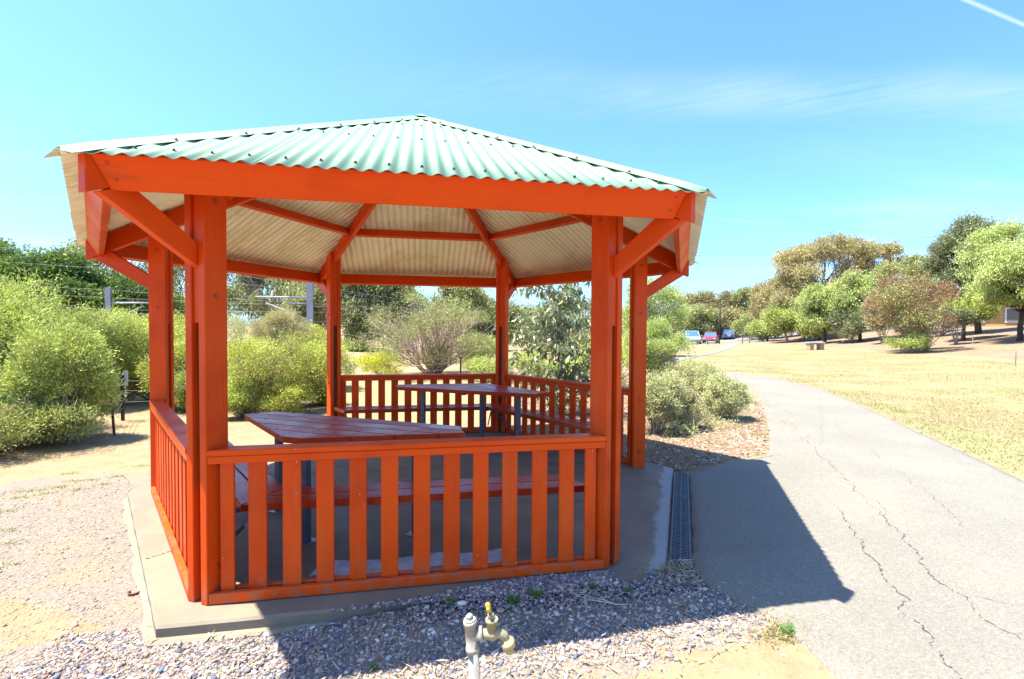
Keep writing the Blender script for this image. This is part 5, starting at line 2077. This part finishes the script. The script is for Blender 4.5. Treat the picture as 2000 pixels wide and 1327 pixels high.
V, t = leaf_cloud(LU, 2600, 5, 0.040, 0.009, rngu, shell=0.4, up_w=1.0, jit=0.8, ragged=0.5)
tag(raw_mesh('undergrowth', V, 4, 'leaf_silver', t), 'scruffy pale low growth sprawling between the saltbushes and the path', kind='stuff')
pts, rng = scatter(MULCH, 5000, 172, lambda x, y, r: (fbm(x * 1.7, y * 1.7, 3) > 0.47) & ((y - 0.3 * x) > -0.3))
tag(blades('dry_grass', pts, 0.07, 0.005, rng, 'grass_dry', 0.3, 0.85, 0.8), 'wispy dry grass on the bed beside the path', kind='stuff')
easy('shrub', 'small lime shoot growing among the saltbushes', 'bush', 1285, 1335, 738, 775, 7.9, 'leaf_bright', 'grey_twig', 6, 0.45, 900, 5, 0.035, 0.010, 168, tint=0.95, trunk_r=0.02, stems=3, **FINE)

# far trees on the right and centre right
RG = 'trees along the bank and the car park'
def far_tree(lab, a, b, c_, d_, dep, leaf, bark_='gum_bark', nl=16, rs=0.3, ns=2400, tint=0.5, sd=200, name='gum_tree', ll=None, base_px=None, tr=0.15, cat='tree', kw=TG, **k2):
    ll = ll or dep * 0.0046
    ns = int(ns * 1.7)
    kk = dict(kw)
    kk.update(k2)
    return easy(name, lab, cat, a, b, c_, d_, dep, leaf, bark_, nl, rs, ns, 6, ll, ll * 0.33, sd, tint=tint, trunk_r=tr, group=RG if cat == 'tree' else None, base_px=base_px, **kk)


far_tree('flat topped brown gum behind the parked cars', 1338, 1440, 573, 605, 92, 'leaf_gumtan', ns=1500, tint=0.35, sd=200, nl=14, rs=0.24, squash=1.0)
far_tree('olive gum left of the black pole behind the silver car', 1325, 1400, 600, 665, 84, 'leaf_gum', ns=2200, tint=0.65, sd=201)
far_tree('tan olive gum directly behind the blue car', 1385, 1445, 605, 662, 86, 'leaf_gumtan', ns=2000, tint=0.5, sd=202)
far_tree('grey green gum rising behind the right lamp post', 1415, 1500, 567, 655, 88, 'leaf_gum', ns=2600, tint=0.45, sd=203)
far_tree('tan gum left of the large spreading gum', 1468, 1560, 545, 655, 66, 'leaf_gumtan', ns=3000, tint=0.5, sd=204)
far_tree('large spreading tan gum with pale branches, tallest in the middle right', 1518, 1705, 465, 600, 56, 'leaf_gumtan', nl=26, rs=0.24, ns=5200, tint=0.62, sd=205, tr=0.38, shell=0.3, ragged=0.35)
far_tree('right hand limb of foliage beside the spreading gum', 1675, 1752, 480, 545, 56, 'leaf_gumtan', nl=9, rs=0.32, ns=1500, tint=0.6, sd=206, base_px=1650, tr=0.3, shell=0.3)
far_tree('tan gum filling the space below the spreading gum', 1500, 1640, 560, 650, 54, 'leaf_gumtan', ns=3200, tint=0.45, sd=207, nl=18)
far_tree('small dark green tree at the left end of the bank', 1500, 1575, 600, 652, 52, 'leaf_olive', ns=1500, tint=0.55, sd=208)
far_tree('bright green willowy tree left of centre on the bank', 1565, 1660, 555, 655, 44, 'leaf_bright', 'dark_bark', ns=3200, tint=0.62, sd=209, nl=18, kw=GD)
far_tree('pale green drooping tree behind the lawn bench, left of the red shrub', 1625, 1735, 535, 655, 42, 'leaf_bright', 'dark_bark', ns=3400, tint=0.5, sd=210, nl=18, kw=GD)
far_tree('tan and green gum behind the red shrub', 1715, 1825, 505, 600, 40, 'leaf_gum', ns=2800, tint=0.75, sd=211)
easy('shrub', 'reddish brown half dead shrub at the foot of the bank', 'bush', 1705, 1862, 535, 678, 27, 'leaf_red', 'grey_twig', 24, 0.30, 6000, 6, 0.12, 0.035, 212, tint=0.52, tv=0.35, trunk_r=0.12, stems=5, limb_r=0.2, base_px=1808, shell=0.3, ragged=0.3, trunk_name='trunk')
easy('shrub', 'low green suckers under the reddish brown shrub', 'bush', 1740, 1812, 655, 684, 26, 'leaf_olive', 'grey_twig', 7, 0.45, 900, 6, 0.10, 0.035, 213, tint=0.6, trunk_r=0.04, stems=3, **FINE)
far_tree('tall dark grey green gum on top of the bank', 1822, 1955, 428, 575, 34, 'leaf_dark', 'dark_bark', nl=24, rs=0.28, ns=4600, tint=0.55, sd=214, tr=0.2, base_px=1912)
far_tree('bright green acacia with fine foliage at the right edge, higher of two', 1885, 2110, 436, 600, 27, 'leaf_bright', 'dark_bark', nl=30, rs=0.26, ns=6500, tint=0.72, sd=215, tr=0.14, name='acacia_tree', kw=GD, ll=0.13, base_px=1990)
far_tree('green acacia hanging low at the right edge, lower of two', 1935, 2090, 540, 600, 26, 'leaf_olive', 'dark_bark', nl=14, rs=0.3, ns=2400, tint=0.6, sd=216, tr=0.12, name='acacia_tree', kw=GD, ll=0.13, base_px=2020)
far_tree('scruffy olive tree in front of the pale building', 1840, 1925, 560, 650, 31, 'leaf_olive', 'dark_bark', nl=12, rs=0.32, ns=2200, tint=0.7, sd=217, tr=0.12)
easy('shrub', 'dark green low shrub left of the multi stemmed trunk on the bank', 'bush', 1845, 1890, 600, 640, 29, 'leaf_dark', 'grey_twig', 7, 0.42, 900, 6, 0.12, 0.04, 218, tint=0.6, trunk_r=0.05, stems=3, **FINE)
far_tree('small green tree behind the end of the rail fence', 1470, 1530, 622, 662, 60, 'leaf_bright', 'dark_bark', ns=1200, tint=0.55, sd=219, nl=9)
for (lab, a, b_, c_, d_, dep, lf, tn_, sd_) in (
        ('olive understorey bush below the spreading gum', 1560, 1640, 600, 662, 50, 'leaf_olive', 0.45, 240),
        ('dark understorey bush between the two green willowy trees', 1630, 1700, 605, 664, 41, 'leaf_dark', 0.6, 241),
        ('tan bush behind the left half of the red shrub', 1690, 1760, 560, 650, 36, 'leaf_gumtan', 0.4, 242),
        ('olive bush behind the right half of the red shrub', 1800, 1880, 540, 640, 36, 'leaf_olive', 0.55, 243),
        ('grey olive bush at the left end of the bank behind the rail fence', 1440, 1500, 615, 660, 70, 'leaf_gum', 0.6, 245)):
    easy('shrub', lab, 'bush', a, b_, c_, d_, dep, lf, 'grey_twig', 9, 0.36, 1800, 6, dep * 0.0046, dep * 0.0015, sd_, tint=tn_, trunk_r=0.06, stems=3, **TG)
# backdrop of distant bush along the horizon
rngb = np.random.default_rng(300)
LB = []
for j in range(150):
    px = -900 + j * 26
    if 830 < px < 860 or 445 < px < 540:
        continue
    dep = 150 + 40 * random.random()
    c = at(px, dep)
    hgt = 5 + 4 * random.random() if px < 1900 else 9
    if px < 200:
        hgt += 3
    LB.append((c[0], c[1], c[2] + hgt * 0.45, 6, 6, hgt * 0.55, 0.4 + 0.2 * random.random()))
V, t = leaf_cloud(LB, 14000, 4, 0.9, 0.5, rngb, shell=0.25, ragged=0.3)
tag(raw_mesh('distant_bushland', V, 4, 'leaf_gum', t), 'line of distant olive trees along the horizon', kind='stuff')


# ------------------------------------------------------------------ wire fence
wf = empty('wire_fence', tuple(at(238, 7.6)))
tag(wf, 'sagging wire fence in front of the bushes at left', 'fence')
wb = np.array(wf.location)
P1f = on_ground(221, 850)
P2f = on_ground(240, 822)
mb = MB()
zt1 = 0.64
mb.beam(P1f - wb + np.array([0.02, 0, -0.1]), P1f - wb + np.array([-0.03, 0, zt1 + 0.10]), 0.024, 0.024, up=(0, 1, 0))
mb.build('rusty_picket', 'rusty_steel', wf)
mb = MB()
mb.beam(P2f - wb + np.array([0, 0, -0.1]), P2f - wb + np.array([0, 0, 0.74]), 0.038, 0.038, up=(0, 1, 0))
dp = mb.build('dark_picket', 'dark_post', wf)
mb = MB()
mb.beam(P2f - wb + np.array([0.03, 0.035, 0.55]), P2f - wb + np.array([0.03, 0.035, 0.80]), 0.06, 0.010, up=(0, 1, 0))
mb.build('marker', 'tape_white', dp)
fence_pts = [at(-300, 6.6), P1f * 0.5 + at(120, 6.9) * 0.5, P1f, P2f, at(430, 8.8), at(640, 10.5), at(900, 12.2)]
for fp in fence_pts[4:]:
    mb = MB()
    mb.beam(fp - wb + np.array([0, 0, -0.1]), fp - wb + np.array([0, 0, 0.78]), 0.04, 0.04, up=(0, 1, 0))
    mb.build('picket', 'rusty_steel', wf)
for hz in (0.30, 0.48, 0.64):
    mb = MB()
    pts_ = []
    for a, b in zip(fence_pts[:-1], fence_pts[1:]):
        for q_ in range(5):
            t = q_ / 5
            p = a * (1 - t) + b * t
            pts_.append(p - wb + np.array([0, 0, hz - 0.03 * sin(pi * t)]))
    pts_.append(fence_pts[-1] - wb + np.array([0, 0, hz]))
    mb.tube(pts_, 0.003, 4)
    mb.build('wire', 'wire_metal', wf)


# ------------------------------------------------------------------ railway masts and wires
def mast(px, depth, top_py, width, arms, label):
    b = at(px, depth)
    m = empty('railway_mast', tuple(b))
    tag(m, label, 'mast', 'overhead line masts')
    zt = z_at(px, top_py, depth) - b[2]
    mb = MB()
    w = width
    mb.box(-w / 2, w / 2, -w * 0.35, -w * 0.30, -0.3, zt)
    mb.box(-w / 2, w / 2, w * 0.30, w * 0.35, -0.3, zt)
    mb.box(-w * 0.06, w * 0.06, -w * 0.30, w * 0.30, -0.3, zt)
    mb.build('column', 'mast_steel', m)
    for (dpx, py0, py1, r) in arms:
        # arm from the mast to a point dpx pixels aside
        z0, z1 = z_at(px, py0, depth) - b[2], z_at(px + dpx, py1, depth) - b[2]
        x1 = dpx / FPX * depth
        mb = MB()
        mb.tube([(0, 0, z0), (x1 * rx[0], x1 * rx[1], z1)], r, 8)
        mb.build('arm', 'mast_steel', m)
    return m


mast(213, 24, 562, 0.24, [(82, 592, 592, 0.042), (68, 629, 598, 0.035), (82, 614, 614, 0.03)], 'thin grey railway mast at left with arms to the right')
mast(606, 25, 500, 0.30, [(-106, 582, 580, 0.045), (-86, 626, 592, 0.04), (-44, 593, 593, 0.04)], 'thicker pale railway mast seen under the roof, left of the back post')
mast(722, 60, 655, 0.30, [], 'small distant mast above the black mesh fence')
mb = MB()


def wire(name, pts_, r, mat, label, group):
    mb = MB()
    P = []
    for (a, b) in zip(pts_[:-1], pts_[1:]):
        for q_ in range(8):
            t = q_ / 8
            P.append(a * (1 - t) + b * t)
    P.append(pts_[-1])
    n = len(P)
    P = [p - np.array([0, 0, 0.25 * sin(pi * i / (n - 1))]) for i, p in enumerate(P)]
    mb.tube(P, r, 5)
    tag(mb.build(name, mat), label, 'wire', group)


def sp(px, py, depth):
    return CAM + ray(px, py) * depth


WG = 'overhead railway wires'
wl = 'thin pale overhead wire crossing behind the shelter'
for (y0, y1, dep, lb) in ((476, 590, 24, 'highest railway wire crossing the sky at far left'), (504, 600, 24, 'second railway wire down at far left'),
                      (552, 588, 24, 'third railway wire down at far left, meeting the mast'), (567, 592, 24, 'fourth railway wire down at far left'),
                      (590, 604, 24, 'fifth railway wire down at far left'), (614, 622, 24, 'lowest railway wire at far left, against the pines')):
    wire('railway_wire', [sp(-300, y0 - 12, dep + 4), sp(213, y0 + 14 if y0 < 540 else y0 + 8, dep), sp(606, y1 - 40 if y0 < 540 else y1 - 4, 25), sp(1000, y1 + 20, 40), sp(1240, y1 + 30, 60)], 0.0075, 'wire_metal', lb, WG)
for j, lb in enumerate(('topmost power line in the sky right of the shelter', 'middle power line in the sky right of the shelter', 'lowest power line in the sky right of the shelter')):
    wire('power_line', [sp(1250, 488 + j * 6, 90), sp(1500, 484 + j * 6, 90), sp(1850, 458 + j * 8, 70), sp(2200, 425 + j * 12, 60)], 0.022, 'black_wire', lb, 'power lines over the lawn')

# black mesh fence far behind
c0, c1 = at(560, 36), at(748, 34)
mf = empty('mesh_fence', tuple(c0))
tag(mf, 'black mesh fence at the far end of the path behind the shelter', 'fence')
L = np.linalg.norm((c1 - c0)[:2])
dr_ = (c1 - c0) / L
for q_ in range(7):
    p = dr_ * L * q_ / 6
    mb = MB()
    mb.beam(p, p + np.array([0, 0, 1.1]), 0.07, 0.07, up=(0, 1, 0))
    mb.build('post', 'dark_post', mf)
mb = MB()
for q_ in range(int(L / 0.22)):
    p = dr_ * 0.22 * q_
    mb.beam(p + np.array([0, 0, 0.05]), p + np.array([0, 0, 1.05]), 0.035, 0.02, up=(0, 1, 0))
mb.beam(np.array([0, 0, 1.05]), dr_ * L + np.array([0, 0, 1.05]), 0.04, 0.05)
mb.beam(np.array([0, 0, 0.1]), dr_ * L + np.array([0, 0, 0.1]), 0.04, 0.05)
o = mb.build('mesh_panel', 'dark_post', mf)
o['kind'] = 'stuff'


# ------------------------------------------------------------------ cars
def loft(mb, secs, mi=0):
    """secs: closed loops of equal length, joined in order and capped"""
    n = len(secs[0])
    vs = [p for s in secs for p in s]
    fs = []
    for i in range(len(secs) - 1):
        for j in range(n):
            k_ = (j + 1) % n
            fs.append((i * n + j, i * n + k_, (i + 1) * n + k_, (i + 1) * n + j))
    fs += [tuple(range(n - 1, -1, -1)), tuple((len(secs) - 1) * n + j for j in range(n))]
    mb.add(vs, fs, mi, False)


def car(px, depth, face, paint, label, suv=True, rear=False, L=4.4):
    """face: angle of the car's nose"""
    b = at(px, depth)
    b[2] += 0.02
    c = empty('parked_car', tuple(b), face)
    tag(c, label, 'car', 'cars in the car park')
    H = 1.68 if suv else 1.45
    bl = 1.0 if suv else 0.88
    W = 0.92 if suv else 0.87
    def sec(x, w, z0, z1, r=0.1):
        return [(x, -w, z0 + r), (x, -w * 0.92, z0), (x, w * 0.92, z0), (x, w, z0 + r), (x, w, z1 - r), (x, w * 0.90, z1), (x, -w * 0.90, z1), (x, -w, z1 - r)]
    mb = MB()
    h = L / 2
    loft(mb, [sec(-h, W * 0.86, 0.40, bl * 0.93), sec(-h + 0.15, W * 0.97, 0.28, bl), sec(-h + 0.9, W, 0.26, bl + 0.03), sec(0.4, W, 0.26, bl + 0.02), sec(h - 1.25, W, 0.26, bl), sec(h - 0.35, W * 0.96, 0.28, bl * 0.86), sec(h - 0.05, W * 0.88, 0.36, bl * 0.72), sec(h, W * 0.80, 0.42, bl * 0.62)])
    body = mb.build('body', paint, c, 0.03, seg=2)
    # cabin: glass, with painted roof and pillars
    xr, xf = (-h + (0.15 if suv else 0.75)), h - 1.35
    tr, tf = (-h + (0.45 if suv else 1.25)), h - 2.15
    mb = MB()
    mb.hexa([(xr, -W * 0.90, bl - 0.02), (xf, -W * 0.90, bl - 0.02), (xf, W * 0.90, bl - 0.02), (xr, W * 0.90, bl - 0.02)],
            [(tr, -W * 0.74, H - 0.05), (tf, -W * 0.74, H - 0.05), (tf, W * 0.74, H - 0.05), (tr, W * 0.74, H - 0.05)])
    mb.build('window', 'car_glass', c, 0.02)
    mb = MB()
    mb.hexa([(tr - 0.06, -W * 0.77, H - 0.05), (tf + 0.06, -W * 0.77, H - 0.05), (tf + 0.06, W * 0.77, H - 0.05), (tr - 0.06, W * 0.77, H - 0.05)],
            [(tr + 0.08, -W * 0.66, H + 0.02), (tf - 0.10, -W * 0.66, H + 0.02), (tf - 0.10, W * 0.66, H + 0.02), (tr + 0.08, W * 0.66, H + 0.02)])
    mb.build('roof', paint, c, 0.02)
    mb = MB()
    for sg in (-1, 1):
        for (x0, x1) in ((xr, tr), (xf, tf), ((xr + xf) / 2 - 0.1, (tr + tf) / 2)):
            mb.beam((x0, sg * W * 0.905, bl - 0.03), (x1, sg * W * 0.75, H - 0.03), 0.06, 0.05, up=(1, 0, 0))
    mb.build('pillar', paint, c)
    for sx in (-h + 0.85, h - 0.85):
        for sg in (-1, 1):
            mb = MB()
            mb.tube([(sx, sg * (W - 0.20), 0.33), (sx, sg * (W + 0.005), 0.33)], 0.33, 18)
            wh = mb.build('wheel', 'rubber', c)
            mb = MB()
            mb.tube([(sx, sg * (W + 0.004), 0.33), (sx, sg * (W + 0.015), 0.33)], 0.20, 14)
            mb.build('rim', 'alloy', wh)
    e = -1 if rear else 1
    for sg in (-1, 1):
        mb = MB()
        mb.box(h - 0.14, h - 0.015, sg * 0.60 - 0.16, sg * 0.60 + 0.16, bl * 0.62, bl * 0.76)
        mb.build('headlight', 'lamp_lens', c, 0.02)
        mb = MB()
        mb.box(-h - 0.02, -h + 0.12, sg * 0.72 - 0.09, sg * 0.72 + 0.09, bl * 0.68, bl * 0.95)
        mb.build('tail_light', 'tail_red', c, 0.02)
        mb = MB()
        mb.box(h - 1.45, h - 1.30, sg * (W + 0.10) - 0.09, sg * (W + 0.10) + 0.09, bl + 0.0, bl + 0.14)
        mb.build('mirror', paint, c, 0.02)
    mb = MB()
    mb.box(h - 0.05, h + 0.015, -0.42, 0.42, bl * 0.45, bl * 0.60)
    mb.build('grille', 'rubber', c)
    mb = MB()
    mb.box(h - 0.02, h + 0.025, -0.19, 0.19, 0.42, 0.52)
    mb.box(-h - 0.025, -h + 0.02, -0.19, 0.19, 0.55, 0.65)
    mb.build('number_plate', 'plate_white', c)
    if rear:
        mb = MB()
        mb.tube([(-h - 0.20, 0, bl * 0.86), (-h + 0.02, 0, bl * 0.86)], 0.34, 18)
        mb.build('spare_wheel_cover', 'car_silver', c)
    return c


to_cam = math.atan2(CAM[1] - at(1352, 63)[1], CAM[0] - at(1352, 63)[0])
car(1352, 63.0, to_cam + 0.12, 'car_silver', 'pale blue silver car parked facing the lawn, leftmost of three', True)
car(1388, 64.0, to_cam - 0.10, 'car_red', 'dark red car parked facing the lawn, in the middle of three', False)
car(1421, 82.0, to_cam + pi + 0.05, 'car_blue', 'blue four wheel drive seen from behind, rightmost of three', True, True)
cw = car(1828, 44.0, to_cam - 1.35, 'car_white', 'white car on top of the bank, half hidden by the reddish shrub', True)
del cw['group']

# low rail fence in front of the cars
def rail_fence(pts_, hgt, label, base_d):
    b = pts_[0]
    f = empty('rail_fence', tuple(b))
    tag(f, label, 'fence', 'low timber rail fences at the car park')
    for i, p in enumerate(pts_):
        mb = MB()
        mb.beam(p - b + np.array([0, 0, -0.2]), p - b + np.array([0, 0, hgt + 0.08]), 0.13, 0.13, up=(0, 1, 0))
        mb.build('post', 'grey_timber', f)
    for a, q_ in zip(pts_[:-1], pts_[1:]):
        mb = MB()
        mb.beam(a - b + np.array([0, 0, hgt]), q_ - b + np.array([0, 0, hgt]), 0.09, 0.11)
        mb.build('rail', 'grey_timber', f)


rail_fence([at(1295, 57), at(1328, 57.5), at(1345, 58), at(1361, 58), at(1382, 58.5), at(1398, 59)], 0.55, 'low timber rail fence in front of the two nearest cars', 51)
rail_fence([at(1450, 56), at(1464, 57.5), at(1491, 60), at(1520, 65), at(1545, 70)], 0.70, 'low timber rail fence running up right of the cars', 58)

# poles and lamp posts
b = at(1405, 59)
pt_ = empty('power_pole', tuple(b))
tag(pt_, 'tall thin black pole between the red car and the blue car', 'pole')
mb = MB()
mb.tube([(0, 0, -0.3), (0.1, 0, z_at(1405, 577, 59) - b[2])], [0.085, 0.06], 10)
mb.build('shaft', 'black_pole', pt_)
mb = MB()
zt = z_at(1405, 577, 59) - b[2]
mb.tube([(-0.10, 0, zt * 0.91), (0.30, 0, zt * 0.91)], 0.05, 8)
mb.build('step', 'black_pole', pt_)


def lamp_post(px, depth, top_py, side, label):
    b = at(px, depth)
    o = empty('lamp_post', tuple(b))
    tag(o, label, 'lamp post', 'street lamps by the car park')
    h = z_at(px, top_py, depth) - b[2]
    mb = MB()
    mb.tube([(0, 0, -0.3), (0, 0, h * 0.96), (side * 0.15, 0, h), (side * 0.7, 0, h + 0.05)], [0.08, 0.06, 0.045, 0.04], 10)
    mb.build('column', 'lamp_grey', o)
    mb = MB()
    mb.box(side * 1.0 - 0.35, side * 1.0 + 0.35, -0.16, 0.16, h - 0.05, h + 0.10)
    mb.build('lamp_head', 'lamp_grey', o, 0.04)
    mb = MB()
    mb.box(-0.5, 0.3, -0.05, 0.05, h * 0.86, h * 0.88)
    mb.build('bracket', 'lamp_grey', o)


lamp_post(1375, 96, 606, -1, 'pale lamp post rising behind the red car')
lamp_post(1442, 98, 604, 1, 'pale lamp post right of the blue car')
lamp_post(962, 60, 622, -1, 'pale lamp post left of the back right post')

# masonry bench on the lawn
b = on_ground(1592, 684)
lb = empty('lawn_bench', tuple(b), radians(-16))
tag(lb, 'small masonry bench with grey slab top standing alone on the lawn', 'bench')
dep = float(np.dot(b - CAM, FW))
wdt = 29 / FPX * dep
hgt = 15.5 / FPX * dep
for sx in (-1, 1):
    mb = MB()
    x0 = sx * wdt * 0.33
    mb.box(x0 - wdt * 0.13, x0 + wdt * 0.13, -0.25, 0.25, -0.1, hgt * 0.82)
    mb.build('support', 'block_brick', lb, 0.01)
mb = MB()
mb.box(-wdt * 0.52, wdt * 0.52, -0.32, 0.32, hgt * 0.82 + 0.002, hgt)
mb.build('top_slab', 'bench_slab', lb, 0.012)

# house behind the bank
hb = at(1960, 46)
ho = empty('building', tuple(hb), radians(-50))
tag(ho, 'low mustard and white building half hidden behind the trees at right', 'building')
zb = z_at(1960, 650, 46) - hb[2]
zt = z_at(1960, 592, 46) - hb[2]
mb = MB()
mb.box(-7.0, 7, -4, 4, min(zb, -0.6), zt)
mb.build('wall', 'mustard_wall', ho)
mb = MB()
mb.box(-7.6, 7.6, -4.6, 4.6, zt + 0.01, zt + 0.18)
mb.build('roof', 'roof_light', ho)
for x in (-5.2, -2.4, 0.4, 3.2):
    mb = MB()
    mb.box(x - 0.75, x + 0.75, -4.08, -4.01, zt - 1.9, zt - 0.6)
    fr = mb.build('window', 'white_wall', ho)
    mb = MB()
    mb.box(x - 0.65, x + 0.65, -4.11, -4.085, zt - 1.8, zt - 0.7)
    mb.build('pane', 'window_dark', fr)
mb = MB()
mb.box(-7.05, -3.6, -4.25, -4.03, min(zb, -0.6), zt - 0.02)
mb.build('white_bay', 'white_wall', ho)
# two marker stakes on the bank
for px, py, lab in ((1900, 674, 'thin pale stake on the bank, left of two'), (1984, 670, 'thin pale stake on the bank at right, right of two')):
    p = on_ground(px, py)
    mb = MB()
    mb.beam(p + np.array([0, 0, -0.1]), p + np.array([0, 0, 0.5]), 0.035, 0.035, up=(0, 1, 0))
    tag(mb.build('stake', 'grey_timber'), lab, 'stake', 'stakes on the bank')
# white scrap by the saltbush
p = on_ground(1322, 833)
mb = MB()
mb.add([p + np.array(v) for v in ((-0.08, -0.03, 0.012), (0.10, -0.02, 0.02), (0.09, 0.03, 0.03), (-0.05, 0.04, 0.035), (0.0, 0.0, 0.05))], [(0, 1, 4), (1, 2, 4), (2, 3, 4), (3, 0, 4)])
tag(mb.build('litter_scrap', 'tape_white'), 'small whitish scrap lying under the saltbush', 'litter')
